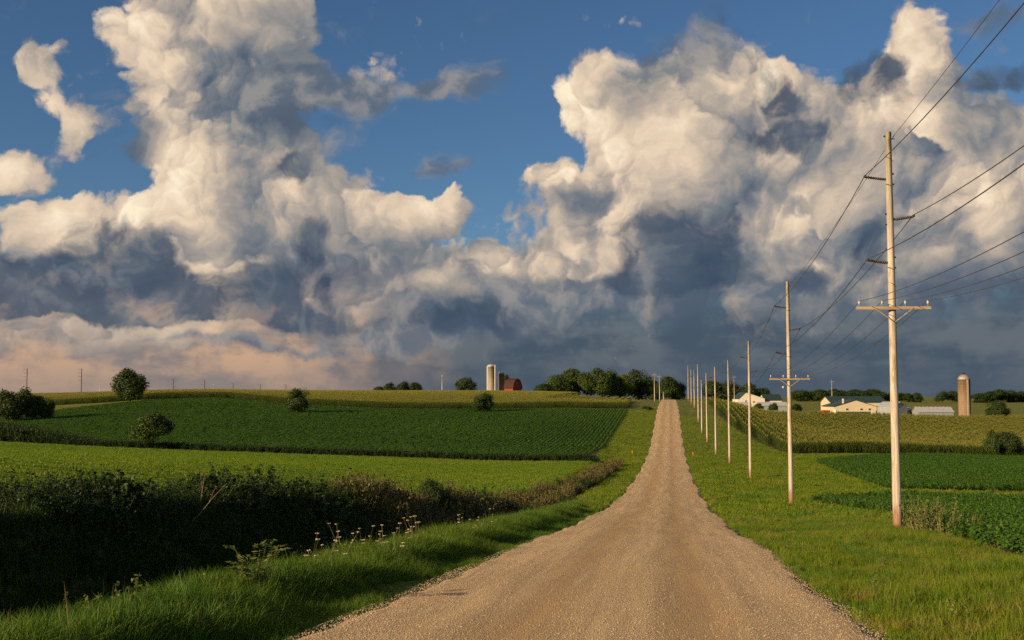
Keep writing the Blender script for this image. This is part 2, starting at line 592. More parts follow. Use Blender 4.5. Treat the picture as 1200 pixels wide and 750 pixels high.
def land_z(x, y):
    rx, ry = x - EYE.x, y - EYE.y
    d = rx * FWD.x + ry * FWD.y
    u = (rx * RGT.x + ry * RGT.y) / np.maximum(d, 20.0)
    dc = np.clip(d, 20.0, 9000)
    q = _dom(np.clip(u, -0.85, 0.85), dc)
    out = np.empty(len(q))
    for i in range(0, len(q), 20000):
        s = q[i:i + 20000]
        r = np.linalg.norm(s[:, None] - _TP[None], axis=-1)
        k = np.where(r > 0, r * r * np.log(np.maximum(r, 1e-9)), 0)
        out[i:i + 20000] = k @ _TS[:-3] + _TS[-3] + s @ _TS[-2:]
    return out * dc, d


CL_X = np.array([-60, -24, -18, -15.2, -13.2, -11.6, -10.0, -8.2, -6.6, -5.4, -4.2, -3.4, 3.4, 4.2, 5.5, 7.5, 10, 14, 60])
CL_B = np.array([.5, .6, .85, 1.0, .75, 0, 0, 0, 0, 0, 0, 0, 0, 0, 0, 0, 0, 0, 0])
CL_D = np.array([0, 0, 0, 0, 0, -.85, -1.55, -1.0, -.10, .06, -.04, -.04, 0, -0.02, -.10, -.30, -.12, 0, 0])


def terrain(x, y):
    x = np.atleast_1d(np.asarray(x, float)); y = np.atleast_1d(np.asarray(y, float))
    lz, d = land_z(x, y)
    kb = 1 - sstep(y, 34, 78)
    kd = 1 - 0.55 * sstep(y, 70, 130) - 0.45 * sstep(y, 180, 260)
    cz = road_z(y) + np.interp(x, CL_X, CL_B) * kb + np.interp(x, CL_X, CL_D) * kd
    w = sstep(np.abs(x), 14, 42) * sstep(d, 16, 45)
    far = sstep(d, 750, 1100)
    w = np.maximum(w, far)
    z = cz * (1 - w) + lz * w
    # small unevenness of the ground
    a = sstep(np.abs(x), 3.6, 5.0)
    z = z + a * (0.05 * np.sin(x * 1.7 + 0.6 * np.sin(y * .9)) * np.sin(y * 1.3 + x * .4) + 0.03 * np.sin(3.1 * x - 2.3 * y))
    return z


def tz(x, y):
    return float(terrain(x, y)[0])


def hit(px, py, dmax=900):
    """where the sight line through a pixel meets the ground"""
    r = ray(px, py)
    k = np.geomspace(6, dmax, 1500) / r.dot(FWD)
    P = np.array(EYE)[None] + k[:, None] * np.array(r)[None]
    below = np.nonzero(P[:, 2] <= terrain(P[:, 0], P[:, 1]))[0]
    i = below[0] if len(below) else len(k) - 1
    return P[i, 0], P[i, 1]


def pxd(px, d):
    """ground point below a pixel column at a distance"""
    q = at(px, 464, d)
    return q.x, q.y


def project(x, y, z):
    """photograph pixel of world points"""
    P = np.stack([x - EYE.x, y - EYE.y, np.asarray(z, float) - EYE.z], -1) @ np.array(CAM_R)
    dd = np.maximum(-P[:, 2], 1e-3)
    return 600 + FPX * P[:, 0] / dd, 375 - FPX * P[:, 1] / dd, -P[:, 2]


def inpoly(x, y, poly):
    x = np.asarray(x); y = np.asarray(y)
    c = np.zeros(x.shape, bool)
    n = len(poly)
    for i in range(n):
        x0, y0 = poly[i]; x1, y1 = poly[(i + 1) % n]
        if y0 == y1: continue
        t = ((y0 > y) != (y1 > y)) & (x < (x1 - x0) * (y - y0) / (y1 - y0) + x0)
        c ^= t
    return c


# field outlines on the ground
HAY = [(-16.5, -12), (-16.5, 42), (-15, 60), (-12.5, 90), (-12, 160), pxd(688, 187), pxd(600, 187), pxd(400, 187), pxd(200, 187), pxd(60, 187), pxd(-200, 187), pxd(-250, 30)]
BEANS_HILL = [pxd(-220, 188), pxd(60, 188), pxd(200, 188), pxd(400, 189), pxd(600, 190), (-15, 196), (-12.5, 240), (-12.5, 300), (-13, 362), pxd(600, 368), pxd(450, 372), pxd(330, 386), pxd(260, 404), pxd(200, 401), pxd(100, 372), pxd(0, 332), pxd(-220, 325)]
CORN_CREST = [(-14, 374), pxd(600, 374), pxd(450, 378), pxd(330, 392), pxd(270, 411), pxd(200, 410), pxd(120, 400), pxd(60, 400), pxd(20, 420), pxd(20, 640), pxd(300, 600), pxd(600, 590), pxd(700, 560), (-14, 500)]
CORN_RIGHT = [(23, 214), pxd(1000, 212), pxd(1100, 208), pxd(1290, 202), pxd(1290, 400), pxd(1140, 412), pxd(1000, 405), pxd(900, 425), pxd(840, 440), (15.5, 440), (15.5, 330), (17, 290)]
SHADE_WEDGE = [pxd(-120, 187), pxd(0, 187), pxd(60, 187), pxd(128, 189), pxd(135, 194), pxd(60, 212), pxd(0, 214), pxd(-120, 216)]
BEANS_FAR = [hit(955, 541), hit(1080, 534), hit(1215, 536), hit(1215, 577), hit(1120, 575), hit(1040, 574)]
BEANS_NEAR = [hit(952, 589), hit(1040, 583), hit(1215, 590), hit(1260, 690), hit(1200, 656), hit(1130, 636), hit(1065, 606)]


def ground_material():
    m, g, out = new_mat('meadow_and_soil')
    pos = g.n.new('ShaderNodeNewGeometry').outputs['Position']

    def attr(n):
        a = g.n.new('ShaderNodeAttribute'); a.attribute_name = n
        return a.outputs['Fac']
    n1 = g.noise(pos, 0.09, 4.0, 0.6)
    n2 = g.noise(pos, 1.6, 5.0, 0.65)
    n3 = g.noise(pos, 14.0, 3.0, 0.6)
    base = g.mix(g.step(n1, 0.36, 0.64), (0.075, 0.105, 0.018), (0.125, 0.135, 0.026))
    base = g.mix(g.step(n2, 0.48, 0.72, 0, 0.6), base, (0.16, 0.125, 0.05))
    hay = g.mix(g.step(n1, 0.36, 0.64), (0.10, 0.165, 0.010), (0.15, 0.19, 0.013))
    x, y, z = g.sep(pos)
    wob = g.mad(g.sub(n1, 0.5), 5.0, g.mad(x, -0.55, y))
    sw = g.step(g.m('SINE', g.mul(wob, 2.1)), 0.2, 0.9, 0, 0.55)
    hay = g.mix(sw, hay, (0.15, 0.155, 0.03))
    soil = g.mix(n2, (0.035, 0.045, 0.014), (0.06, 0.065, 0.02))
    pale = g.mix(g.step(n1, 0.36, 0.64), (0.14, 0.145, 0.025), (0.10, 0.125, 0.022))
    col = g.mix(attr('hay'), base, hay)
    col = g.mix(attr('crop'), col, soil)
    col = g.mix(attr('pale'), col, pale)
    h = g.mad(n3, 0.35, n2)
    bsdf(g, out, col, 0.95, h, 0.7, 0.12, spec=0.1)
    return m


def build_ground():
    def axis(core, fine, lim0, lim1, grow):
        v = list(np.arange(core[0], core[1] + 1e-6, fine))
        s = fine
        while v[-1] < lim1:
            s *= grow; v.append(v[-1] + s)
        s = fine; lo = []
        p = core[0]
        while p > lim0:
            s *= grow; p -= s; lo.append(p)
        return np.array(lo[::-1] + v)
    xs = axis((-20, 18), 0.4, -7000, 7000, 1.055)
    ys = axis((4, 60), 0.6, -300, 9500, 1.03)
    X, Y = np.meshgrid(xs, ys)
    x, y = X.ravel(), Y.ravel()
    z = terrain(x, y) - 0.10 * (1 - sstep(np.abs(x), 2.5, 3.1)) * (y < 660)
    nx, ny = len(xs), len(ys)
    i = np.arange(nx * ny).reshape(ny, nx)
    F = np.stack([i[:-1, :-1], i[:-1, 1:], i[1:, 1:], i[1:, :-1]], -1).reshape(-1, 4)
    me = mesh_np('ground', np.stack([x, y, z], -1), F, (ground_material(),), smooth=True)
    crop = np.zeros(len(x)); hay = np.zeros(len(x)); pale = np.zeros(len(x))
    hay[inpoly(x, y, HAY)] = 1
    for p in (BEANS_HILL, CORN_CREST, CORN_RIGHT, SHADE_WEDGE, BEANS_FAR, BEANS_NEAR):
        crop[inpoly(x, y, p)] = 1
    dd = (x - EYE.x) * FWD.x + (y - EYE.y) * FWD.y
    pale[(dd > 395) & (crop == 0) & (np.abs(x) > 12)] = 1
    for n, a in (('crop', crop), ('hay', hay), ('pale', pale)):
        at_ = me.attributes.new(n, 'FLOAT', 'POINT')
        at_.data.foreach_set('value', a.astype(np.float32))
    tag(obj('ground', me), 'rolling farmland of grass verges, fields and ditches', 'ground', kind='structure')


def road_material():
    m, g, out = new_mat('gravel')
    pos = g.n.new('ShaderNodeNewGeometry').outputs['Position']
    x, y, z = g.sep(pos)
    n1 = g.noise(g.v('MULTIPLY', pos, (1, 0.12, 1)), 0.9, 4.0, 0.6)
    n2 = g.noise(pos, 7.0, 5.0, 0.7)
    st = g.voro(pos, 55.0, feature='F1')
    stc = g.voro(pos, 55.0, feature='F1', out='Color')
    sb = g.voro(pos, 24.0, feature='F1')
    # packed wheel tracks between looser windrows
    xw = g.mad(g.sub(g.noise(g.v('MULTIPLY', pos, (0.0, 0.03, 0)), 1.0, 2.0), 0.5), 1.2, x)
    tr = g.m('POWER', 0.36788, g.m('POWER', g.mul(g.sub(g.m('ABSOLUTE', xw), 1.15), 1.9), 2.0))
    loose = g.sub(1.0, tr)
    n4 = g.noise(g.v('MULTIPLY', pos, (1, 0.03, 0)), 2.6, 6.0, 0.72)
    c = g.mix(g.step(n1, 0.35, 0.65), (0.51, 0.358, 0.178), (0.60, 0.44, 0.235))
    c = g.mix(g.mul(tr, 0.9), c, (0.39, 0.255, 0.118))
    c = g.mix(g.step(n4, 0.42, 0.58, 0.0, 0.85), c, (0.35, 0.24, 0.128))
    c = g.mix(g.step(n4, 0.56, 0.70, 0.0, 0.7), c, (0.64, 0.49, 0.285))
    sx, sy, sz = g.sep(stc)
    c = g.mix(g.mul(g.mad(loose, 0.45, 0.2), sx), c, g.mix(sy, (0.22, 0.155, 0.09), (0.72, 0.58, 0.40)))
    c = g.mix(g.step(n2, 0.45, 0.75, 0, 0.5), c, (0.36, 0.25, 0.15))
    h = g.mad(g.mul(st, st), -1.2, g.mad(g.mul(sb, sb), -0.8, g.mul(n2, 0.6)))
    b = bsdf(g, out, c, 0.92, h, 0.75, 0.030, spec=0.2)
    return m


def build_road():
    ys = np.concatenate([np.arange(-30, 90, 0.35), np.geomspace(90, 655, 420)])
    xs = np.linspace(-1, 1, 41)
    xs = np.sign(xs) * np.abs(xs) ** 0.85
    nb = lambda y, s: (np.sin(y * .9 + s) * .06 + np.sin(y * 2.3 + 2 * s) * .05 + np.sin(y * .23 + s * 3) * .16 + np.sin(y * 5.1 + s) * 0.03)
    L = -3.62 + nb(ys, 1.0); Rr = 3.62 + nb(ys, 4.2)
    f = (xs[None] + 1) / 2
    X = L[:, None] * (1 - f) + Rr[:, None] * f
    Y = np.repeat(ys[:, None], len(xs), 1)
    Z = road_z(Y) + 0.07 * (1 - (X / 3.7) ** 2) + 0.02
    tr = np.exp(-((np.abs(X) - 1.15) * 1.9) ** 2)
    Z -= 0.025 * tr
    Z += 0.008 * np.sin(X * 5 + np.sin(Y * .3)) + 0.01 * np.sin(Y * .8 + X)
    Z[:, 0] -= 0.12; Z[:, -1] -= 0.12
    i = np.arange(Z.size).reshape(Z.shape)
    F = np.stack([i[:-1, :-1], i[:-1, 1:], i[1:, 1:], i[1:, :-1]], -1).reshape(-1, 4)
    me = mesh_np('road', np.stack([X.ravel(), Y.ravel(), Z.ravel()], -1), F, (road_material(),), smooth=True)
    tag(obj('road', me), 'tan gravel road running straight over the dip and rise', 'road', kind='structure')


build_world()
build_ground()
build_road()
# ------------------------------------------------------------------ scatter of plants (geometry nodes)
def scatter_tree():
    t = bpy.data.node_groups.new('scatter', 'GeometryNodeTree')
    t.interface.new_socket('Geometry', in_out='INPUT', socket_type='NodeSocketGeometry')
    s = t.interface.new_socket('Plants', in_out='INPUT', socket_type='NodeSocketCollection')
    t.interface.new_socket('Geometry', in_out='OUTPUT', socket_type='NodeSocketGeometry')
    n, l = t.nodes, t.links
    gi, go = n.new('NodeGroupInput'), n.new('NodeGroupOutput')
    ci = n.new('GeometryNodeCollectionInfo')
    ci.inputs['Separate Children'].default_value = True
    ci.inputs['Reset Children'].default_value = True
    l.new(gi.outputs['Plants'], ci.inputs['Collection'])
    ip = n.new('GeometryNodeInstanceOnPoints')
    ip.inputs['Pick Instance'].default_value = True
    l.new(gi.outputs['Geometry'], ip.inputs['Points'])
    l.new(ci.outputs[0], ip.inputs['Instance'])

    def named(name, dt):
        a = n.new('GeometryNodeInputNamedAttribute')
        a.data_type = dt
        a.inputs['Name'].default_value = name
        return a.outputs['Attribute']
    l.new(named('pick', 'INT'), ip.inputs['Instance Index'])
    er = n.new('FunctionNodeEulerToRotation')
    l.new(named('turn', 'FLOAT_VECTOR'), er.inputs[0])
    l.new(er.outputs[0], ip.inputs['Rotation'])
    l.new(named('size', 'FLOAT_VECTOR'), ip.inputs['Scale'])
    l.new(ip.outputs[0], go.inputs[0])
    return t, s.identifier


SCATTER, SCATTER_ID = scatter_tree()


def collection(name, meshes):
    c = bpy.data.collections.new(name)
    for k, me in enumerate(meshes):
        c.objects.link(bpy.data.objects.new('%s_%02d' % (name, k), me))
    return c


def scatter(name, x, y, plants, size, label, cat, tilt=0.10, turn=None, z=None, sink=0.03):
    n = len(x)
    z = terrain(x, y) - sink if z is None else z
    me = bpy.data.meshes.new(name)
    me.vertices.add(n)
    me.vertices.foreach_set('co', np.stack([x, y, z], -1).astype(np.float32).ravel())
    e = np.stack([rng.normal(0, tilt, n), rng.normal(0, tilt, n), rng.uniform(0, 2 * math.pi, n) if turn is None else turn], -1)
    size = np.asarray(size, float)
    if size.ndim == 1:
        size = np.repeat(size[:, None], 3, 1)
    for nm, dt, key, val in (('pick', 'INT', 'value', rng.integers(0, len(plants.objects), n).astype(np.int32)),
                             ('turn', 'FLOAT_VECTOR', 'vector', e.astype(np.float32).ravel()), ('size', 'FLOAT_VECTOR', 'vector', size.astype(np.float32).ravel())):
        a = me.attributes.new(nm, dt, 'POINT')
        a.data.foreach_set(key, val)
    o = obj(name, me)
    md = o.modifiers.new('scatter', 'NODES')
    md.node_group = SCATTER
    md[SCATTER_ID] = plants
    return tag(o, label, cat, kind='stuff')


def in_view(x, y, h=1.5, pad=150):
    z = terrain(x, y)
    u, v, d = project(x, y, z)
    _, v2, _ = project(x, y, z + h)
    return (d > 1) & (u > -pad) & (u < 1200 + pad) & (v2 < 750 + pad)


def in_front(x, y, k=0.0):
    """thin out scatter with k in 0..1 by a slow noise so that patches open"""
    s = np.sin(x * .31 + 1.7 * np.sin(y * .13)) * np.sin(y * .27 + 1.3 * np.sin(x * .21)) + .5 * np.sin(x * 1.1 + y * .7)
    return rng.uniform(-1.2, 1.2, len(x)) < s + (1 - 2 * k) * 1.2


# ------------------------------------------------------------------ plant meshes
def blades(n, h, w, spread, lean, mats, seg=3, droop=0.5, hv=0.35, mi=0):
    V, F, M = [], [], []
    for k in range(n):
        a = random.uniform(0, 6.283); r = spread * math.sqrt(random.random())
        bx, by = r * math.cos(a), r * math.sin(a)
        la = random.uniform(0, 6.283); ll = lean * random.random()
        hh = h * random.uniform(1 - hv, 1 + hv * .5); ww = w * random.uniform(.7, 1.3)
        ta = random.uniform(0, 6.283)
        i0 = len(V)
        for s in range(seg + 1):
            t = s / seg
            z = hh * (t - droop * 0.35 * t ** 3 * ll * 2)
            o = ll * hh * t ** 2
            cx, cy = bx + math.cos(la) * o, by + math.sin(la) * o
            wd = ww * (1 - t ** 1.6) * .5 + .0004
            V += [(cx - math.cos(ta) * wd, cy - math.sin(ta) * wd, z), (cx + math.cos(ta) * wd, cy + math.sin(ta) * wd, z)]
        for s in range(seg):
            b = i0 + 2 * s
            F.append((b, b + 1, b + 3, b + 2))
        M += [mi] * seg
    return V, F, M


def leaf_quads(P, Nn, size, aspect=0.62, fold=0.0, jit=0.7):
    """P, Nn arrays; returns diamond shaped leaves as quads"""
    n = len(P)
    N2 = Nn + rng.normal(0, jit, (n, 3))
    N2 /= np.linalg.norm(N2, axis=1)[:, None] + 1e-9
    T = rng.normal(0, 1, (n, 3))
    T -= N2 * np.sum(T * N2, 1)[:, None]
    T /= np.linalg.norm(T, axis=1)[:, None] + 1e-9
    Bb = np.cross(N2, T)
    s = (np.asarray(size) * rng.uniform(.65, 1.35, n))[:, None]
    V = np.stack([P - T * s, P + Bb * s * aspect - N2 * s * fold, P + T * s, P - Bb * s * aspect - N2 * s * fold], 1).reshape(-1, 3)
    F = np.arange(4 * n).reshape(n, 4)
    return V, F


def join(parts):
    """parts: (V, F, material index) -> one vertex list"""
    V, F, M = [], [], []
    for v, f, m in parts:
        b = len(V)
        V += [tuple(p) for p in v]
        F += [tuple(int(i) + b for i in q) for q in f]
        M += list(m) if hasattr(m, '__len__') else [m] * len(f)
    return V, F, M


def plant_mesh(name, parts, mats):
    V, F, M = join(parts)
    return mesh_np(name, V, F, mats, M)


GRASS = leaf_mat('grass_blade', (0.056, 0.145, 0.007), (0.180, 0.230, 0.010), 0.40, 0.20, (0.24, 0.20, 0.045))
GRASS_LUSH = leaf_mat('lush_grass_blade', (0.045, 0.115, 0.010), (0.110, 0.180, 0.012), 0.35, 0.12)
STRAW = leaf_mat('dry_grass', (0.26, 0.19, 0.08), (0.19, 0.12, 0.055), 0.2, 0.3)
HAYM = leaf_mat('hay_leaf', (0.092, 0.185, 0.007), (0.150, 0.222, 0.009), 0.35, 0.03)
BEAN = leaf_mat('bean_leaf', (0.034, 0.092, 0.007), (0.056, 0.122, 0.010), 0.25, 0.02)
CORN = leaf_mat('corn_leaf', (0.050, 0.088, 0.012), (0.088, 0.115, 0.018), 0.3, 0.02)
TASSEL = leaf_mat('corn_tassel', (0.27, 0.25, 0.05), (0.20, 0.21, 0.04), 0.3, 0.02)
WEED = leaf_mat('weed_leaf', (0.012, 0.034, 0.004), (0.028, 0.058, 0.007), 0.2, 0.4)  # leaf colour lowered to deepen the shade on the bank and wedge
DITCH_SHADE = leaf_mat('ditch_grass_blade_shade', (0.020, 0.052, 0.005), (0.040, 0.078, 0.008), 0.25, 0.3)  # grass colour darkened to carry the shade of the ditch
DARK_STEM = leaf_mat('dark_stem', (0.030, 0.045, 0.012), (0.045, 0.05, 0.018), 0.1, 0.6)
WEED_PALE = leaf_mat('pale_weed_leaf', (0.10, 0.16, 0.03), (0.15, 0.19, 0.045), 0.35, 0.8)
WEED_BROWN = leaf_mat('brown_weed', (0.115, 0.098, 0.026), (0.055, 0.072, 0.014), 0.2, 0.3)
STEM = leaf_mat('green_stem', (0.09, 0.12, 0.03), (0.12, 0.11, 0.04), 0.1, 0.6)
UMBEL = leaf_mat('white_umbel', (0.74, 0.69, 0.52), (0.62, 0.56, 0.38), 0.35, 2.0)
BARK = flat_mat('bark', (0.11, 0.082, 0.06), (0.05, 0.038, 0.028), 0.9, 4.0, stretch=(1, 1, .2), bump=0.6)
DRY = flat_mat('dry_stalk', (0.24, 0.17, 0.11), (0.13, 0.09, 0.055), 0.9, 6.0)
PEBBLE = leaf_mat('pebble', (0.46, 0.37, 0.27), (0.24, 0.185, 0.13), 0.0, 5.0, rough=0.9)

tufts = collection('grass_tuft', [plant_mesh('grass_tuft', [blades(24, .34, .012, .11, .9, 0), blades(k % 2, .42, .007, .10, .5, 0, mi=1)], (GRASS, STRAW)) for k in range(4)])
tufts_lush = collection('lush_tuft', [plant_mesh('lush_tuft', [blades(26, .44, .013, .13, .9, 0), blades(int(k == 0), .60, .007, .1, .4, 0, mi=1)], (GRASS_LUSH, STRAW)) for k in range(4)])
tufts_ditch = collection('ditch_tuft', [plant_mesh('ditch_tuft', [blades(24, .46, .015, .14, 1.0, 0)], (DITCH_SHADE,)) for k in range(3)])
tufts_far = collection('far_tuft', [plant_mesh('far_tuft', [blades(16, .30, .04, .34, .9, 0, seg=2)], (GRASS,)) for _ in range(3)])
hay_tufts = collection('hay_tuft', [plant_mesh('hay_tuft', [blades(18, .22, .05, .40, 1.1, 0, seg=2)], (HAYM,)) for _ in range(3)])


def bean_row(L, n, h, leaf=.085):
    P, Nn = [], []
    for k in range(n):
        x = random.uniform(-L / 2, L / 2)
        a = random.uniform(-1.5, 1.5)
        r = .30 * math.sqrt(random.random())
        z = h * (.35 + .65 * random.random() ** .6) * (1 - .5 * (r / .34) ** 2)
        P.append((x, r * math.sin(a), z))
        Nn.append((random.gauss(0, .3), math.sin(a) * .8, 1.0))
    V, F = leaf_quads(np.array(P), np.array(Nn), leaf, .7, jit=.45)
    return (V, F, 0)


bean_rows = collection('bean_row', [plant_mesh('bean_row', [bean_row(2.0, 130, .62)], (BEAN,)) for _ in range(4)])
bean_plants = collection('bean_plant', [plant_mesh('bean_plant', [bean_row(.55, 130, .66, .052)], (BEAN,)) for _ in range(4)])


def corn_row(L, n):
    parts = []
    for k in range(n):
        x = -L / 2 + L * (k + random.uniform(.2, .8)) / n
        y = random.uniform(-.05, .05)
        H = random.uniform(2.05, 2.45)
        V, F = [], []
        for j in range(8):
            z = H * (.22 + .70 * j / 8)
            a = math.pi / 2 * (1 if j % 2 else -1) + random.gauss(0, .6)
            l = random.uniform(.55, .8) * (1 - .35 * abs(j / 8 - .45))
            ca, sa = math.cos(a), math.sin(a)
            i = len(V)
            w = .045
            for t, dz, ww in ((0, 0, .5), (.45, .28, 1.0), (1.0, -.05 - .2 * random.random(), .1)):
                V += [(x + ca * l * t - sa * w * ww, y + sa * l * t + ca * w * ww, z + l * dz), (x + ca * l * t + sa * w * ww, y + sa * l * t - ca * w * ww, z + l * dz)]
            F += [(i, i + 1, i + 3, i + 2), (i + 2, i + 3, i + 5, i + 4)]
        parts.append((V, F, 0))
        V, F = [], []
        for a in (0, 1.57):
            V += [(x - .018 * math.cos(a), y - .018 * math.sin(a), 0), (x + .018 * math.cos(a), y + .018 * math.sin(a), 0), (x + .01 * math.cos(a), y + .01 * math.sin(a), H), (x - .01 * math.cos(a), y - .01 * math.sin(a), H)]
            F.append((len(V) - 4, len(V) - 3, len(V) - 2, len(V) - 1))
        parts.append((V, F, 0))
        V, F = [], []
        for q in range(5):
            a = random.uniform(0, 6.28); r = random.uniform(.03, .14); w = .02
            V += [(x - w * math.sin(a), y + w * math.cos(a), H - .06), (x + w * math.sin(a), y - w * math.cos(a), H - .06), (x + r * math.cos(a), y + r * math.sin(a), H + random.uniform(.15, .33))]
            F.append((len(V) - 3, len(V) - 2, len(V) - 1))
        parts.append((V, F, 1))
    return plant_mesh('corn_row', parts, (CORN, TASSEL))


corn_rows = collection('corn_row', [corn_row(2.0, 9) for _ in range(4)])


def weed(h, n, mats, leaf=.06, spread=.25, stems=4, jit=.6):
    parts = []
    for s in range(stems):
        a = random.uniform(0, 6.28); r = spread * random.random()
        bx, by = r * math.cos(a), r * math.sin(a)
        hh = h * random.uniform(.65, 1.05)
        tx, ty = bx + random.gauss(0, .18) * h, by + random.gauss(0, .18) * h
        mb = MB(); mb.tube([(bx, by, 0), ((bx + tx) / 2 + random.gauss(0, .03), (by + ty) / 2, hh * .5), (tx, ty, hh)], [.009, .007, .003], 4, cap=False)
        parts.append((mb.v, mb.f, 1))
        k = n // stems
        t = rng.uniform(.12, 1, k) ** .8
        P = np.stack([bx + (tx - bx) * t, by + (ty - by) * t, hh * t], -1)
        o = rng.normal(0, 1, (k, 3)); o[:, 2] *= .35
        o *= (leaf * 2.2 / np.linalg.norm(o, axis=1) * rng.uniform(.4, 1.3, k) * (1.35 - t * .8))[:, None]
        Nn = o / (leaf * 2) + np.array([0, 0, .8])
        V, F = leaf_quads(P + o, Nn, leaf * np.ones(k), .5, jit=jit)
        parts.append((V, F, 0))
    return plant_mesh('weed', parts, mats)


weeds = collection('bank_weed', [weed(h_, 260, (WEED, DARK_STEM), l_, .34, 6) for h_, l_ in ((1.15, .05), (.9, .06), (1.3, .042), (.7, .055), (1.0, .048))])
weeds_brown = collection('brown_weed', [weed(1.0, 90, (WEED_BROWN, DRY), .05, .22, 6) for _ in range(3)] + [plant_mesh('tall_dry_tuft', [blades(26, .95, .014, .16, .6, 0), blades(10, .8, .016, .16, .6, 0, mi=1)], (WEED_BROWN, WEED)) for _ in range(2)])

verge_weeds = collection('verge_weed', [weed(.9, 90, (WEED_PALE, STEM), .05, .25, 4) for _ in range(2)] + [plant_mesh('seed_heads', [blades(6, .9, .007, .3, .7, 0), blades(5, 1.1, .010, .3, .5, 0)], (STRAW,)) for _ in range(2)] + [weed(.8, 80, (GRASS_LUSH, STEM), .07, .22, 4)])

# ------------------------------------------------------------------ crops and verges
def box_pts(x0, x1, y0, y1, n):
    return rng.uniform(x0, x1, n), rng.uniform(y0, y1, n)


def keep(x, y, m):
    return x[m], y[m]


def rows_in(poly, spacing, step, along_y=True, jitter=0.05):
    p = np.array(poly)
    x0, x1, y0, y1 = p[:, 0].min(), p[:, 0].max(), p[:, 1].min(), p[:, 1].max()
    if along_y:
        X, Y = np.meshgrid(np.arange(x0, x1, spacing), np.arange(y0, y1, step))
        Y = Y + rng.uniform(0, step, X.shape[1])[None, :]
    else:
        X, Y = np.meshgrid(np.arange(x0, x1, step), np.arange(y0, y1, spacing))
        X = X + rng.uniform(0, step, X.shape[0])[:, None]
    x = X.ravel() + rng.normal(0, jitter, X.size); y = Y.ravel() + rng.normal(0, jitter, X.size)
    m = inpoly(x, y, poly)
    return x[m], y[m]


def sizes(n, lo, hi):
    return rng.uniform(lo, hi, n)


def build_crops():
    # corn on the right
    x, y = rows_in(CORN_RIGHT, 1.85, 1.9)
    x, y = keep(x, y, in_view(x, y))
    hx, hy = rows_in(CORN_RIGHT, 1.0, 1.9, along_y=False)
    front = np.interp(hx, [p[0] for p in CORN_RIGHT[:4]], [p[1] for p in CORN_RIGHT[:4]])
    hm = hy < front + 4.5
    tr = np.concatenate([np.full(len(x), math.pi / 2), np.zeros(hm.sum())])
    x = np.concatenate([x, hx[hm]]); y = np.concatenate([y, hy[hm]])
    s = np.stack([np.ones(len(x)), np.ones(len(x)), sizes(len(x), .86, 1.08)], -1)
    scatter('corn_field', x, y, corn_rows, s, 'tasselled corn in straight rows right of the poles', 'corn', tilt=.015, turn=tr)
    # corn on the crest at the left
    x, y = rows_in(CORN_CREST, 1.25, 1.9, along_y=False)
    m = in_view(x, y) & ~((x > -46) & (y > 405))
    x, y = keep(x, y, m)
    x2, y2 = rows_in([(-46, 405), (-15, 405), (-15, 470), (-46, 470)], 2.5, 1.9)
    tr = np.concatenate([np.zeros(len(x)), np.full(len(x2), math.pi / 2)])
    x = np.concatenate([x, x2]); y = np.concatenate([y, y2])
    s = np.stack([np.ones(len(x)), np.ones(len(x)), sizes(len(x), .90, 1.06)], -1)
    scatter('corn_field', x, y, corn_rows, s, 'pale green corn along the crest left of the road', 'corn', tilt=.015, turn=tr)
    # dark weeds put in for the wedge of shade at the far left
    x, y = rows_in(SHADE_WEDGE, 1.0, 1.9, along_y=False)
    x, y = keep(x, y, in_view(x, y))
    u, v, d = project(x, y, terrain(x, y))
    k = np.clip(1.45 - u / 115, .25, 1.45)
    scatter('shade_weeds', x, y, weeds, np.stack([k * 0 + 1.7, k * 0 + 1.7, k * 2.3], -1), 'dark wedge of weeds standing in for shade at the far left of the hay field', 'shade_weeds', tilt=.03)
    # beans
    x, y = rows_in(BEANS_HILL, .95, 1.9)
    x, y = keep(x, y, in_view(x, y))
    s = np.stack([np.ones(len(x)), np.ones(len(x)) * 1.1, sizes(len(x), .9, 1.2)], -1)
    scatter('bean_field', x, y, bean_rows, s, 'dark green bean field on the hill left of the road', 'beans', tilt=.02, turn=np.full(len(x), math.pi / 2))
    for poly, lab in ((BEANS_FAR, 'dark green bean field in front of the corn on the right'), (BEANS_NEAR, 'dark green bean field beside the nearest pole')):
        x, y = rows_in(poly, .62, .42, jitter=.07)
        x, y = keep(x, y, in_view(x, y))
        scatter('bean_field', x, y, bean_plants, sizes(len(x), .85, 1.15), lab, 'beans', tilt=.05, turn=np.full(len(x), math.pi / 2) + rng.normal(0, .3, len(x)))
    u_ = rng.uniform(-60, 700, 2600); d_ = rng.uniform(186.5, 190.5, 2600)
    q_ = np.array([pxd(a_, b_) for a_, b_ in zip(u_, d_)])
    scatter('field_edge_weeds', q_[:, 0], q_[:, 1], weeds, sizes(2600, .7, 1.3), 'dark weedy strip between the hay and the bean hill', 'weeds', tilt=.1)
    # hay
    p = np.array(HAY)
    x, y = box_pts(p[:, 0].min(), p[:, 0].max(), p[:, 1].min(), p[:, 1].max(), 150000)
    m = inpoly(x, y, HAY)
    x, y = keep(x, y, m)
    x, y = keep(x, y, in_view(x, y, 1.0, 110))
    sw = np.sin(2.1 * (y - .55 * x + 2.5 * np.sin(.09 * x)))
    scatter('hay_field', x, y, hay_tufts, (1 + .25 * sw) * sizes(len(x), .5, .85), 'bright green mown hay strip behind the left bank', 'hay', tilt=.1)


def verge_free(x, y):
    m = np.ones(len(x), bool)
    for p in (BEANS_FAR, BEANS_NEAR, CORN_RIGHT):
        m &= ~inpoly(x, y, p)
    return m


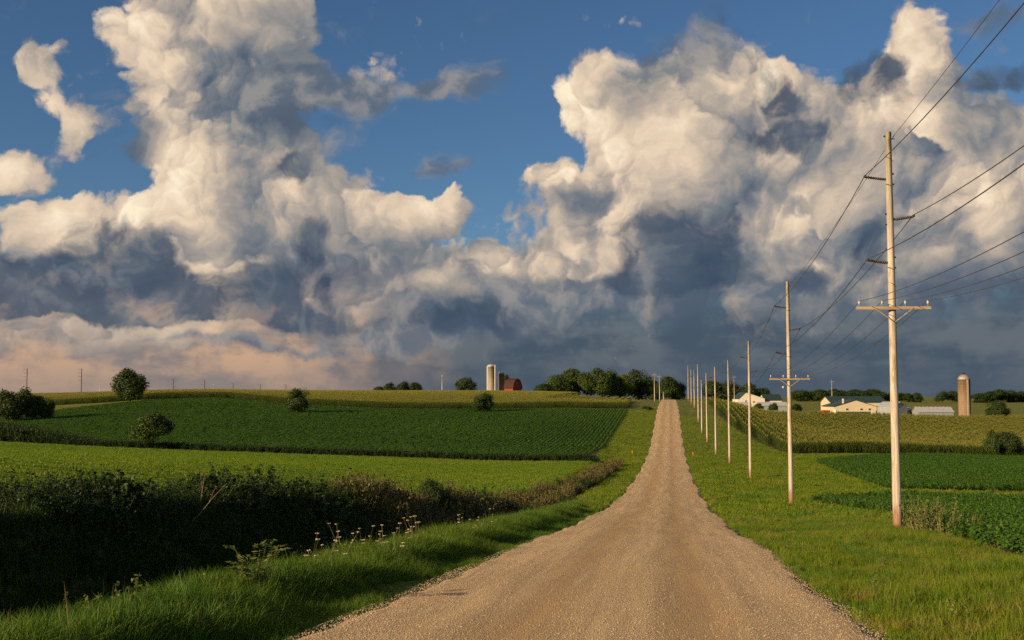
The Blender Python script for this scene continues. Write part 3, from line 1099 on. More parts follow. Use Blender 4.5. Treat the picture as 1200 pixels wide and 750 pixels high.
def build_verges():
    edge = lambda y, s: 3.55 + .16 * np.sin(y * .23 + s * 3) + .10 * np.sin(y * .9 + s)
    # right, near
    x, y = box_pts(3.4, 17, 6, 62, 60000)
    m = (x > edge(y, 4.2) - .12 + np.abs(rng.normal(0, .30, len(x)))) & verge_free(x, y) & (rng.uniform(0, 1, len(x)) < np.clip(34 / y, .35, 1))
    x, y = keep(x, y, m); x, y = keep(x, y, in_view(x, y))
    tall = np.exp(-((x - 6.4 - .04 * y) / 2.1) ** 2)
    k = .34 + .62 * tall + .34 * in_front(x, y, .4) + .20 * np.sin(x * .9 + np.sin(y * .35)) * np.sin(y * .31)
    scatter('verge_grass', x, y, tufts, k * sizes(len(x), .75, 1.2), 'uneven green and straw coloured grass on the right verge', 'grass', tilt=.12)
    x, y = box_pts(3.9, 9.5, 6, 60, 16000)
    m = (np.abs(x - 6.3 - .05 * y + .8 * np.sin(y * .25)) < 1.6) & in_front(x, y, .3)
    x, y = keep(x, y, m); x, y = keep(x, y, in_view(x, y))
    scatter('verge_grass', x, y, tufts_lush, sizes(len(x), .7, 1.1), 'lush long grass in the shallow swale of the right verge', 'grass', tilt=.12)
    # right, farther
    x, y = box_pts(3.6, 24, 58, 330, 42000)
    m = (rng.uniform(0, 1, len(x)) < np.clip(70 / y, .2, 1)) & verge_free(x, y) & (x > 3.75)
    x, y = keep(x, y, m)
    scatter('verge_grass', x, y, tufts_far, sizes(len(x), .7, 1.25), 'short grass of the far right verge along the poles', 'grass', tilt=.1)
    # between the bean fields
    x, y = box_pts(12, 75, 55, 215, 40000)
    m = verge_free(x, y)
    x, y = keep(x, y, m); x, y = keep(x, y, in_view(x, y))
    scatter('verge_grass', x, y, tufts_far, sizes(len(x), .6, 1.1), 'grass lane between the two dark bean fields', 'grass', tilt=.1)
    # left verge
    x, y = box_pts(-7.6, -3.4, 5, 75, 46000)
    m = (x < -edge(y, 1.0) + .12 - np.abs(rng.normal(0, .25, len(x)))) & (rng.uniform(0, 1, len(x)) < np.clip(30 / y, .4, 1))
    x, y = keep(x, y, m); x, y = keep(x, y, in_view(x, y))
    k = .30 + .72 * sstep(-x, 3.9, 5.3) - .2 * sstep(-x, 6.2, 7.2) + .22 * np.sin(y * 1.1 + np.sin(x * 2)) * np.sin(x * 1.9 + y * .3)
    scatter('verge_grass', x, y, tufts_lush, np.maximum(k, .2) * sizes(len(x), .5, 1.3), 'tall green grass between the gravel and the left ditch', 'grass', tilt=.24)
    x, y = box_pts(-13, -3.6, 70, 360, 30000)
    m = (rng.uniform(0, 1, len(x)) < np.clip(80 / y, .2, 1)) & (x < -3.8)
    x, y = keep(x, y, m)
    scatter('verge_grass', x, y, tufts_far, sizes(len(x), .7, 1.3), 'grass of the left verge climbing to the crest', 'grass', tilt=.1)
    # ditch and bank
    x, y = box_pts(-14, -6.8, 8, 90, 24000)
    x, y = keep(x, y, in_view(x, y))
    scatter('ditch_grass', x, y, tufts_ditch, sizes(len(x), .7, 1.4), 'rank grass, its colour darkened for shade, in the left ditch', 'grass', tilt=.2)
    x, y = box_pts(-17.5, -10.8, 8, 62, 4300)
    m = (np.abs(x + 13.8) < 1.0 + 2.6 * rng.uniform(0, 1, len(x)) ** 1.5)
    x, y = keep(x, y, m); x, y = keep(x, y, in_view(x, y))
    k = (1 - .45 * sstep(y, 40, 62)) * (.40 + .46 * np.exp(-((x + 14) / 1.5) ** 2)) * (1 + .26 * np.sin(y * .55 + 1.3 * np.sin(y * .21)) + .16 * np.sin(y * 1.7 + x))
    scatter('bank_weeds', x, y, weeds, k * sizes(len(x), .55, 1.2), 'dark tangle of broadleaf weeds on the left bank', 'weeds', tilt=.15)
    xp, yp = box_pts(-16.2, -13.2, 14, 50, 110)
    mp = np.sin(yp * .8) + np.sin(yp * .33 + 1) > .6
    xp, yp = keep(xp, yp, mp)
    scatter('bank_grass', xp, yp, weeds_brown, sizes(len(xp), .6, 1.05), 'pale tall grass plumes along the top of the left bank', 'grass', tilt=.12)
    c_of = lambda yy: np.interp(yy, [30, 48, 62, 90, 130, 172], [-13.6, -13, -12, -10.2, -8.8, -8.0])
    x, y = box_pts(-16, -6.5, 36, 150, 5200)
    m = (np.abs(x - c_of(y)) < np.interp(y, [36, 170], [2.4, 1.2])) & in_front(x, y, .25)
    x, y = keep(x, y, m)
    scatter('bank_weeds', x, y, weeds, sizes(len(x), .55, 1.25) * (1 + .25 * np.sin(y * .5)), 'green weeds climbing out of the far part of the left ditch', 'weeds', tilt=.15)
    x, y = box_pts(-15, -6.5, 48, 172, 8500)
    m = np.abs(x - c_of(y)) < np.interp(y, [48, 170], [2.0, 1.3])
    x, y = keep(x, y, m)
    scatter('ditch_weeds', x, y, weeds_brown, sizes(len(x), .7, 1.5) * (1 + .3 * np.sin(y * .37 + 1)), 'brown and olive weeds lining the far ditch', 'weeds', tilt=.14)
    # odd weeds in the mown verges
    x, y = box_pts(4.0, 16, 9, 70, 520)
    m = verge_free(x, y) & in_view(x, y)
    x, y = keep(x, y, m)
    scatter('verge_weeds', x, y, verge_weeds, sizes(len(x), .22, .55), 'scattered broadleaf weeds and seed heads in the right verge', 'weeds', tilt=.15)
    x, y = box_pts(-7.2, -5.0, 8, 80, 200)
    x, y = keep(x, y, in_view(x, y))
    scatter('verge_weeds', x, y, verge_weeds, sizes(len(x), .35, .75), 'scattered broadleaf weeds and seed heads in the left verge', 'weeds', tilt=.15)
    # loose stones
    protos = []
    for k in range(4):
        bm = bmesh.new(); bmesh.ops.create_icosphere(bm, subdivisions=1, radius=1)
        for v in bm.verts:
            v.co = Vector((v.co.x * random.uniform(.8, 1.2), v.co.y * random.uniform(.7, 1.0), v.co.z * random.uniform(.45, .7)))
        me = bpy.data.meshes.new('pebble'); bm.to_mesh(me); bm.free(); me.materials.append(PEBBLE); protos.append(me)
    peb = collection('pebble', protos)
    x, y = box_pts(-3.7, 3.7, 8.5, 40, 120000)
    tr = np.exp(-((np.abs(x) - 1.15) * 1.9) ** 2)
    m = (rng.uniform(0, 1, len(x)) < (1 - .85 * tr) * (.6 + .4 * sstep(np.abs(x), 2.0, 3.0)) * np.clip(15 / y, .2, 1))
    x, y = keep(x, y, m)
    z = road_z(y) + 0.07 * (1 - (x / 3.7) ** 2) + 0.021 - 0.025 * np.exp(-((np.abs(x) - 1.15) * 1.9) ** 2) + 0.008 * np.sin(x * 5 + np.sin(y * .3)) + 0.01 * np.sin(y * .8 + x)
    scatter('loose_gravel', x, y, peb, (.004 + .010 * rng.uniform(0, 1, len(x)) ** 3) * (1 + .15 * sstep(np.abs(x), 2.4, 3.5)), 'loose pale stones scattered on the gravel road', 'gravel', z=z, tilt=.4)


import bmesh
build_crops()
build_verges()
# ------------------------------------------------------------------ utility poles
def pole_wood():
    m, g, out = new_mat('weathered_pole_wood')
    tc = g.n.new('ShaderNodeTexCoord').outputs['Object']
    x, y, z = g.sep(tc)
    n = g.noise(g.v('MULTIPLY', tc, (6, 6, .35)), 2.0, 5.0, 0.6)
    n2 = g.noise(g.v('MULTIPLY', tc, (3, 3, .6)), 1.2, 4.0, 0.6)
    c = g.mix(g.step(n, .35, .65), (0.50, 0.455, 0.385), (0.33, 0.29, 0.24))
    c = g.mix(g.step(n2, .50, .70, 0, .75), c, (0.17, 0.135, 0.10))
    rot = g.step(g.mad(g.sub(n2, .5), 3.2, z), .2, 1.5, 1.0, 0.0)
    c = g.mix(g.mul(rot, .9), c, g.mix(n, (0.30, 0.105, 0.035), (0.09, 0.045, 0.025)))
    bsdf(g, out, c, .85, n, .5, .01, spec=.2)
    return m


POLE = pole_wood()
ARMWOOD = flat_mat('crossarm_wood', (0.38, 0.30, 0.21), (0.24, 0.18, 0.12), .85, 3.0, stretch=(.3, 3, 3))
STEEL = flat_mat('dark_steel', (0.10, 0.095, 0.09), (0.06, 0.055, 0.05), .5, 5.0, metal=.6)
GLAZE = flat_mat('grey_insulator', (0.42, 0.42, 0.40), (0.32, 0.31, 0.30), .3, 5.0)
BROWN_GLAZE = flat_mat('brown_insulator', (0.075, 0.050, 0.038), (0.04, 0.03, 0.025), .35, 5.0)
WIRE = flat_mat('aluminium_wire', (0.10, 0.10, 0.105), (0.07, 0.07, 0.075), .6, 2.0, metal=.4)
ARMS = ((-1, 2.03, 0.90), (1, 3.80, 0.86), (-1, 5.70, 0.86))
CROSS = 7.75
PINS = (-1.45, -.48, .50, 1.45)


def utility_pole(px, top, d, x_at=None, cross=False, rz=0.0, label='', r0=.17, lean=0.0, detail=True):
    p = at(px, 464, d)
    x, y = p.x, p.y
    z0 = tz(x, y)
    ztop = at(px, top, d).z
    h = ztop - z0
    root = empty('utility_pole', (x, y, z0), rz)
    tag(root, label, 'utility pole', 'utility poles along the right verge')
    r1 = r0 * .72
    mb = MB(); mb.tube([(0, 0, -.3), (lean * .02 * h, 0, h * .3), (lean * .06 * h, 0, h * .65), (lean * .1 * h, 0, h)], [r0, r0 * .93, r0 * .82, r1], 14 if detail else 8)
    mb.build('shaft', POLE, root, True)
    lx = lambda t: lean * .1 * h * t
    if detail:
        MB().tube([(lx(1) + .10, -.05, h - .32), (lx(1) + .24, -.05, h - .30), (lx(1) + .24, -.05, h - .16)], .03, 6).build('wire_bracket', STEEL, root)
        MB().box((lx(1) - r1 - .03, 0, h - .18), (.07, .07, .07)).build('bolt', STEEL, root)
        # copper ground wire stapled round the shaft
        for zz in (1.1, 6.6, 8.2):
            MB().tube([(lx(1) - r1 - .01, -.06, h - zz), (lx(1), -r0 - .005, h - zz - .10), (lx(1) + r0, -.06, h - zz - .22)], .012, 4).build('strap', STEEL, root)
    for (s, dz, L) in ARMS:
        z = h - dz
        b = MB()
        if detail:
            pts, rad = [(lx(1) + s * r1 * .8, 0, z - .06)], [.06]
            for q in range(7):
                xx = r1 + .12 + q * (L - .2) / 7
                zz = z - .05 + .10 * q / 7
                for o_, rr_ in ((0, .042), (.02, .078), (.05, .05)):
                    pts.append((lx(1) + s * (xx + o_), 0, zz)); rad.append(rr_)
            pts.append((lx(1) + s * (r1 + L), 0, z + .05)); rad.append(.04)
            b.tube(pts, rad, 8)
        else:
            b.tube([(lx(1) + s * r1 * .8, 0, z - .06), (lx(1) + s * (r1 + L), 0, z + .05)], [.06, .05], 6)
        a = b.build('post_insulator', BROWN_GLAZE, root, True)
        if detail:
            c = MB(); c.box((lx(1) + s * (r1 + L), 0, z + .08), (.09, .18, .09)); c.build('wire_clamp', STEEL, a)
            for oz in (-.28, .18):
                MB().box((lx(1) - s * (r1 + .04), 0, z + oz), (.07, .07, .06)).build('bolt', STEEL, root)
    if cross:
        z = h - CROSS
        MB().box((lx(.6), -r0 - .05, z), (3.12, .10, .13)).build('crossarm', ARMWOOD, root)
        for s in (-1, 1):
            MB().box((lx(.6) + s * .43, -r0 - .11, z - .30), (.04, .015, 1.0), R=Matrix.Rotation(s * .92, 3, 'Y')).build('brace', ARMWOOD, root)
        for q in PINS:
            b = MB(); b.lathe((lx(.6) + q, -r0 - .05, z + .065), [(.02, 0), (.02, .10), (.055, .12), (.065, .17), (.045, .20), (.05, .24), (.02, .26)], 10)
            b.build('pin_insulator', GLAZE, root, True)
    M = Matrix.Translation((x, y, z0)) @ Matrix.Rotation(rz, 4, 'Z')
    att = {'shield': M @ Vector((lx(1) + .24, -.05, h - .15))}
    for k, (s, dz, L) in zip('abc', ARMS):
        att[k] = M @ Vector((lx(1) + s * (r1 + L), 0, h - dz + .13))
    for k, q in enumerate(PINS):
        att['d%d' % k] = M @ Vector((lx(.6) + q, -r0 - .05, h - CROSS + .31))
    return att


def build_poles():
    ords = ['second', 'third', 'fourth', 'fifth', 'sixth', 'seventh', 'eighth', 'ninth', 'tenth', 'eleventh']
    spec = [(1048, 155, 47.5), (925, 330, 87), (878, 400, 138), (854, 422, 180), (838, 430, 208), (828, 437, 243), (822, 445, 268), (818, 427, 305), (813.6, 434, 375), (810, 433, 430), (806.5, 428, 505)]
    A = []
    for k, (px, top, d) in enumerate(spec):
        lab = 'nearest and tallest wooden pole with a four pin crossarm, weeds at its rusty foot' if k == 0 else \
            ('second wooden pole from the camera, the farther one with a crossarm' if k == 1 else '%s bare wooden pole from the camera along the right verge' % ords[k - 1])
        A.append(utility_pole(px, top, d, cross=k < 2, rz=YAW * .5, label=lab, r0=.185 if k == 0 else .18, detail=k < 4, lean=(0, .0, .02, -.03, .02, -.02, .03, 0, 0, .02, 0)[k]))
    # the next pole stands behind the camera; its wire ends only
    base = {}
    for k, v in A[0].items():
        base[k] = v + Vector((0, -49.5, 0)) + Vector((0, 0, {'shield': 2.6, 'a': 1.9, 'b': 1.6, 'c': 1.6}.get(k, 1.6)))
    names = {'shield': ('thin top wire strung along the pole tips', .011), 'a': ('upper left conductor on the line of poles', .019), 'b': ('right hand conductor on the line of poles', .019), 'c': ('lower left conductor on the line of poles', .019),
             'd0': ('leftmost wire on the two crossarms', .013), 'd1': ('second wire from the left on the two crossarms', .013), 'd2': ('third wire from the left on the two crossarms', .013), 'd3': ('rightmost wire on the two crossarms', .013)}
    for key, (lab, r) in names.items():
        chain = [base[key]] + [a[key] for a in A[:(2 if key[0] == 'd' and len(key) > 1 else len(A))]]
        pts = []
        for p, q in zip(chain[:-1], chain[1:]):
            L = (q - p).length
            sag = .00042 * L * L * (.5 if key == 'shield' else 1.0)
            n = 22
            for i in range(n):
                t = i / n
                w = p.lerp(q, t); w.z -= sag * 4 * t * (1 - t)
                pts.append(w)
        pts.append(chain[-1])
        tag(MB().tube(pts, r, 5).build('power_line', WIRE), lab, 'power line', 'wires of the roadside power line')


# far transmission poles on the left skyline
def far_poles():
    k = 0
    for px, top, base, d, side in ((31, 432, 461, 640, 1), (95, 432, 461.5, 655, 1), (203, 444, 462, 800, 1), (239.5, 445, 461, 820, 1), (273, 449, 461, 900, 1), (305, 450, 459, 1000, 1), (335, 450, 459, 1060, 1)):
        p = at(px, 464, d)
        z0 = min(tz(p.x, p.y), at(px, base, d).z)
        h = at(px, top, d).z - z0
        root = empty('transmission_pole', (p.x, p.y, z0), YAW)
        tag(root, ('dark transmission pole at the far left of the skyline', 'dark transmission pole left of the tall round tree', 'dark transmission pole first right of the tall round tree', 'dark transmission pole second right of the tall round tree', 'dark transmission pole third right of the tall round tree',
                   'small skyline pole fourth right of the tall round tree', 'small skyline pole nearest the dense boxy bush')[k], 'utility pole', 'transmission poles on the left skyline')
        MB().tube([(0, 0, 0), (0, 0, h)], [.30, .20], 8).build('shaft', POLE_DARK, root, True)
        for q, f in enumerate((.98, .85, .72, .60)):
            w = 2.4
            MB().box((-w * .35 if q % 2 == 0 or k < 2 else w * .35, -.22, h * f), (w, .16, .18)).build('arm', POLE_DARK, root)
        k += 1
    for px, top, base, d, lab in ((117, 449, 461, 900, 'thin pale mast between the skyline pole and the tall round tree'), (250, 451, 460, 900, 'thin pale mast on the skyline beside dark poles'), (518, 441, 458, 760, 'white post on the crest left of the round skyline tree')):
        p = at(px, 464, d); z0 = tz(p.x, p.y); h = at(px, top, d).z - z0
        root = empty('mast', (p.x, p.y, z0)); tag(root, lab, 'mast')
        MB().tube([(0, 0, 0), (0, 0, h)], [.26, .16], 8).build('shaft', PALE, root, True)
        MB().lathe((0, 0, h), [(.30, 0), (.34, .2), (.1, .55)], 8).build('cap', PALE, root)
    for px, top, d, lab in ((767, 437, 470, 'left of the two wooden poles at the crest of the road'), (773, 439, 480, 'right of the two wooden poles at the crest of the road'), (777.5, 459, 480, 'short post beside the wooden poles at the crest'),
                            (860.5, 440, 560, 'slender pole in front of the dark trees left of the white barn'), (975, 445, 470, 'lone wooden pole beside the cream barn')):
        p = at(px, 464, d); z0 = tz(p.x, p.y); h = at(px, top, d).z - z0
        root = empty('utility_pole', (p.x, p.y, z0), YAW); tag(root, lab, 'utility pole')
        MB().tube([(0, 0, -.2), (0, 0, h)], [.19, .13], 8).build('shaft', POLE, root, True)
        if h > 5:
            MB().box((0, -.18, h - .9), (1.9, .12, .14)).build('crossarm', ARMWOOD, root)
            for s in (-.8, .8):
                MB().lathe((s, -.18, h - .83), [(.05, 0), (.06, .15), (.03, .25)], 6).build('pin_insulator', GLAZE, root)
    # yard light at the farm
    p = at(918, 464, 560); z0 = tz(p.x, p.y); h = at(918, 455, 560).z - z0
    root = empty('yard_light', (p.x, p.y, z0), YAW); tag(root, 'yard light mast with a round head beside the second pole', 'yard light')
    MB().tube([(0, 0, 0), (0, 0, h)], [.14, .10], 8).build('mast', STEEL, root)
    MB().lathe((0, 0, h - .2), [(.15, 0), (.55, .3), (.6, .9), (.3, 1.3), (.05, 1.5)], 12).build('lamp_head', GLAZE, root, True)


POLE_DARK = flat_mat('dark_pole_wood', (0.10, 0.08, 0.065), (0.07, 0.055, 0.045), .9, 1.0)
PALE = flat_mat('pale_paint', (0.62, 0.60, 0.56), (0.5, 0.48, 0.45), .6, 1.0)

# ------------------------------------------------------------------ trees
LEAFS = {
    'mid': leaf_mat('tree_leaf', (0.034, 0.066, 0.010), (0.062, 0.098, 0.016), .3, .5),
    'dark': leaf_mat('dark_tree_leaf', (0.020, 0.043, 0.008), (0.038, 0.064, 0.012), .25, .4),
    'light': leaf_mat('light_tree_leaf', (0.080, 0.125, 0.016), (0.120, 0.150, 0.022), .35, .4),
}
_crown = {}


def crown_mesh(kind, shape, seed):
    """unit crown: radius about 1, from z=0 to z=2, many small leaves in uneven clumps"""
    key = (kind, shape, seed)
    if key in _crown: return _crown[key]
    r = np.random.default_rng(seed * 13 + len(shape))
    lobes = []
    n = {'round': 24, 'boxy': 24, 'wide': 24, 'tall': 20}[shape]
    for k in range(n):
        a = r.uniform(0, 6.283); t = r.uniform(0, 1)
        if shape == 'boxy':
            z = .25 + 1.45 * t; rr = .62 * (1 - .35 * abs(t - .4)) * r.uniform(.6, 1); s = .46
        elif shape == 'wide':
            z = .35 + 1.15 * t; rr = .72 * math.sqrt(max(.05, 1 - (t * 1.0) ** 2)) * r.uniform(.5, 1); s = .44
        elif shape == 'tall':
            z = .22 + 1.5 * t; rr = .6 * math.sqrt(max(.12, 1 - (1.7 * t - .55) ** 2)) * r.uniform(.4, 1); s = .42
        else:
            z = .22 + 1.4 * t; rr = .70 * math.sqrt(max(.12, 1 - (1.7 * t - .62) ** 2)) * r.uniform(.55, 1); s = .44
        lobes.append((rr * math.cos(a), rr * math.sin(a), z, s * r.uniform(.65, 1.15)))
    P, Nn, S = [], [], []
    for (x, y, z, s) in lobes:
        k = 430
        v = r.normal(0, 1, (k, 3)); v /= np.linalg.norm(v, axis=1)[:, None]
        q = v * (s * (r.uniform(.45, 1.12, k)))[:, None] * np.array([1, 1, .85])
        P.append(q + np.array([x, y, z])); c = q + np.array([x, y, z - .9]) * .5
        Nn.append(c / (np.linalg.norm(c, axis=1)[:, None] + 1e-6)); S.append(np.full(k, .042))
    P = np.concatenate(P); Nn = np.concatenate(Nn); S = np.concatenate(S)
    P[:, 2] = np.maximum(P[:, 2], .04 + r.uniform(0, .1, len(P)))
    rad = np.percentile(np.hypot(P[:, 0], P[:, 1]), 96)
    P[:, :2] /= rad
    P[:, 2] *= 2.0 / np.percentile(P[:, 2], 99.3)
    V, F = leaf_quads(P, Nn, S * 1.15, .7, jit=.55)
    me = mesh_np('crown', V, F, (LEAFS[kind],))
    _crown[key] = me
    return me


def trunk_mesh(seed):
    r = random.Random(seed)
    mb = MB()
    mb.tube([(0, 0, -.08), (r.gauss(0, .02), 0, .3), (r.gauss(0, .04), r.gauss(0, .04), .8), (r.gauss(0, .05), r.gauss(0, .05), 1.35)], [.075, .058, .042, .015], 7)
    for k in range(6):
        a = r.uniform(0, 6.28); z = r.uniform(.35, .9); l = r.uniform(.35, .6)
        mb.tube([(0, 0, z), (math.cos(a) * l * .5, math.sin(a) * l * .5, z + .18), (math.cos(a) * l, math.sin(a) * l, z + .45)], [.03, .02, .008], 5)
    return mesh_np('trunk', mb.v, mb.f, (BARK,), smooth=True)


_trunks = [trunk_mesh(k) for k in range(3)]
_tn = [0]


def tree(px, base, top, w, d, label, kind='mid', shape='round', name='tree', group=None, lift=.0, cat='tree'):
    _tn[0] += 1
    s = _tn[0]
    p = at(px, 464, d)
    z0 = tz(p.x, p.y)
    if base is None:
        zb = z0
    else:
        zb = at(px, base, d).z
        if abs(zb - z0) > .0: zb = z0
    H = at(px, top, d).z - zb
    R = w * d / FPX / 2
    root = empty(name, (p.x, p.y, zb), s * 2.4)
    tag(root, label, cat, group)
    c = obj('crown', crown_mesh(kind, shape, s % 3), root, (0, 0, H * lift))
    c.scale = (R / 1.0, R / 1.0, H * (1 - lift) / 2.02)
    t = obj('trunk', _trunks[s % 3], root)
    t.scale = (max(R, .3) * .95, max(R, .3) * .95, H * .62)
    return root


def build_trees():
    T = tree
    # left edge group
    T(8, None, 459, 42, 300, 'wide dark bush at the left edge of the picture', 'dark', 'wide', 'bush', cat='bush')
    T(32, None, 456, 27, 305, 'pointed green bush second from the left edge', 'mid', 'tall', 'bush', cat='bush')
    T(46, None, 464, 20, 308, 'low green bush third from the left edge', 'mid', 'round', 'bush', cat='bush')
    T(57, None, 467, 14, 312, 'small bush at the right end of the left edge bushes', 'mid', 'round', 'bush', cat='bush')
    T(152.5, None, 433, 38, 392, 'tall round tree alone on the left hill crest', 'dark', 'round', lift=.06)
    T(180, None, 485, 48, 187, 'spreading low tree at the foot of the bean hill', 'mid', 'wide', lift=.12)
    T(348.5, None, 456, 27, 338, 'dense boxy tree at the edge of the crest corn', 'dark', 'boxy')
    T(566, None, 461, 24, 350, 'small round tree below the tall grey silo', 'dark', 'boxy')
    for px, top, w, lab in ((444, 453, 14, 'low left end tree of the small skyline row'), (457, 449, 17, 'second tree of the small skyline row'), (472, 447.5, 18, 'third and tallest tree of the small skyline row'), (486, 448.5, 17, 'right end tree of the small skyline row')):
        T(px, None, top, w, 700, lab, 'dark', 'wide', group='small skyline tree row')
    T(546, None, 443, 24, 690, 'round tree on the skyline left of the tall silo', 'dark', 'round')
    T(592, None, 440, 14, 790, 'tree peeping over the red barn', 'dark', 'round')
    for px, top, w, kind, lab in ((637, 450, 20, 'dark', 'lowest tree at the left end of the crest grove'), (652, 440, 28, 'mid', 'second tree from the left in the crest grove'), (669, 433, 32, 'mid', 'tall tree third from the left in the crest grove'),
                                  (688, 437, 24, 'mid', 'fourth tree from the left in the crest grove'), (702, 432.5, 28, 'mid', 'tallest middle tree of the crest grove'), (718, 435, 24, 'mid', 'third tree from the right in the crest grove'),
                                  (732, 439, 20, 'light', 'yellow green tree second from the right in the crest grove'), (748, 434, 28, 'dark', 'dark tree at the right end of the crest grove')):
        T(px, None, top, w * 1.22, 600 + (px % 7) * 6, lab, kind, 'round' if px % 2 else 'tall', group='grove on the crest left of the road')
    T(768, None, 446, 20, 700, 'dark tree behind the two crest poles', 'dark', 'round')
    T(784, None, 442, 28, 690, 'big dark tree where the road meets the skyline', 'dark', 'round')
    T(795, None, 448, 18, 700, 'smaller dark tree right of the road at the skyline', 'dark', 'round')
    T(812, None, 468, 16, 560, 'bush beside the road crest behind the far poles', 'dark', 'wide', 'bush', cat='bush')
    for px, top, w, d, lab in ((836, 447, 32, 620, 'left tree of the clump behind the white barn'), (856, 448, 30, 650, 'second tree of the clump behind the white barn'), (878, 450, 30, 760, 'third tree of the clump behind the white barn'), (893, 455, 24, 780, 'right end tree of the clump behind the white barn')):
        T(px, None, top, w, d, lab, 'dark', 'round', group='trees behind the white barn')
    for px, top, w, lab in ((889, 473, 12, 'left shrub in front of the low grey sheds'), (906, 472.5, 12, 'middle shrub in front of the low grey sheds'), (933, 473.5, 12, 'right shrub beside the low grey sheds')):
        T(px, None, top, w, 480, lab, 'dark', 'wide', 'bush', cat='bush')
    for k, px in enumerate(range(938, 1060, 9)):
        T(px + (k * 37 % 5), None, 457.5 + (0, 1.5, -.8, .6, -1.2)[k % 5] + (0 if px < 1030 else 3.5), 24 + (k * 3) % 6, 1250 + (k * 61) % 120, 'dark tree in the long far wood behind the cream barn', 'dark', 'wide' if k % 2 else 'round', group='far wood behind the cream barn')
    T(1064, None, 461, 12, 1150, 'far small tree right of the nearest pole', 'dark', 'round')
    T(1075, None, 460.5, 14, 1150, 'far round tree above the low grey shed', 'dark', 'round')
    T(1104, None, 459, 16, 1100, 'left one of the far tree pair left of the brick silo', 'dark', 'wide')
    T(1116, None, 458.5, 16, 1110, 'right one of the far tree pair left of the brick silo', 'dark', 'wide')
    for k, px in enumerate((1148, 1158, 1170, 1182, 1195, 1207)):
        T(px, None, (461, 459, 456.5, 457.5, 459, 458)[k], 20, 1130 + k * 13, 'dark tree in the far row right of the brick silo', 'dark', 'round', group='far tree row right of the silo')
    T(1168.5, None, 470, 26, 425, 'round dark tree right of the brick silo', 'dark', 'boxy')
    T(1161, None, 505, 20, 206, 'left half of the bush pair at the corn edge', 'mid', 'round', 'bush', cat='bush')
    T(1178, None, 507, 34, 206, 'right wider half of the bush pair at the corn edge', 'dark', 'wide', 'bush', cat='bush')
    T(505, None, 563, 34, 66, 'round dark shrub rising from the left hedge bank', 'dark', 'wide', 'shrub', cat='shrub')
    T(758, None, 476, 14, 362, 'small shrub at the end of the crest corn by the road', 'mid', 'wide', 'bush', cat='bush')


# ------------------------------------------------------------------ buildings
CREAM = flat_mat('cream_metal_siding', (0.54, 0.47, 0.35), (0.47, 0.41, 0.30), .55, 1.5, stretch=(5, 5, .1))
WHITE = flat_mat('white_siding', (0.60, 0.57, 0.49), (0.52, 0.49, 0.42), .6, 1.5, stretch=(5, 5, .1))
GREENROOF = flat_mat('dark_green_metal_roof', (0.016, 0.034, 0.028), (0.022, 0.042, 0.034), .45, 1.5, stretch=(4, .2, 1))
GREYSIDE = flat_mat('grey_metal_siding', (0.26, 0.29, 0.31), (0.20, 0.225, 0.245), .5, 2.0, stretch=(5, 5, .1))
GREYROOF = flat_mat('galvanised_roof', (0.34, 0.37, 0.40), (0.26, 0.28, 0.30), .5, 1.0, stretch=(4, .2, 1))
RED = flat_mat('red_barn_boards', (0.24, 0.030, 0.022), (0.18, 0.025, 0.019), .8, 2.0, stretch=(6, 6, .1))
REDROOF = flat_mat('maroon_roof', (0.040, 0.014, 0.012), (0.030, 0.012, 0.011), .8, 2.0)
CONC = flat_mat('silo_concrete', (0.31, 0.27, 0.22), (0.25, 0.215, 0.175), .85, 1.0, stretch=(2, 2, .25))
BRICK = flat_mat('silo_brown_tile', (0.23, 0.155, 0.105), (0.17, 0.12, 0.085), .85, 1.2, stretch=(2, 2, .3))
METAL = flat_mat('silver_dome', (0.55, 0.55, 0.54), (0.42, 0.42, 0.42), .35, 1.0, metal=.5)
DOME = flat_mat('rusty_silver_dome', (0.42, 0.40, 0.37), (0.13, 0.075, 0.045), .5, 2.2, metal=.2)
DARK = flat_mat('dark_opening', (0.02, 0.018, 0.016), (0.03, 0.026, 0.022), .9, 1.0)
RUST = flat_mat('rusty_brown', (0.19, 0.09, 0.05), (0.12, 0.06, 0.035), .9, 1.0)
REDPAINT = flat_mat('red_paint', (0.45, 0.05, 0.03), (0.34, 0.04, 0.025), .5, 1.0)
ORANGE = flat_mat('orange_plastic', (0.75, 0.17, 0.02), (0.65, 0.14, 0.02), .6, 1.0)
RUBBER = flat_mat('tyre_rubber', (0.025, 0.025, 0.025), (0.035, 0.033, 0.03), .9, 1.0)


def gable(mb_w, mb_r, x0, x1, y0, y1, eave, ridge, axis='x', over=.35, th=.14, z0=-.6, skew=.5):
    """walls and roof of a gabled block; axis = direction of the ridge"""
    if axis == 'x':
        P = lambda a, b, z: (a, b, z)
        a0, a1, b0, b1 = x0, x1, y0, y1
    else:
        P = lambda a, b, z: (b, a, z)
        a0, a1, b0, b1 = y0, y1, x0, x1
    bm_ = b0 + (b1 - b0) * skew
    for a in (a0, a1):
        mb_w.quad(P(a, b0, z0), P(a, b1, z0), P(a, b1, eave), P(a, bm_, ridge), P(a, b0, eave))
    for b in (b0, b1):
        mb_w.quad(P(a0, b, z0), P(a1, b, z0), P(a1, b, eave), P(a0, b, eave))
    for b, e in ((b0, -1), (b1, 1)):
        sl = (ridge - eave) / abs(bm_ - b)
        eb, ez = b + e * over, eave - sl * over
        for (o) in (0.02,):
            q = [P(a0 - over, eb, ez + o), P(a1 + over, eb, ez + o), P(a1 + over, bm_, ridge + o), P(a0 - over, bm_, ridge + o)]
            u = [(x, y, z + th) for x, y, z in q]
            mb_r.quad(*u)
            mb_r.quad(*q[::-1])
            for i in range(4):
                j = (i + 1) % 4
                mb_r.quad(q[i], q[j], u[j], u[i])


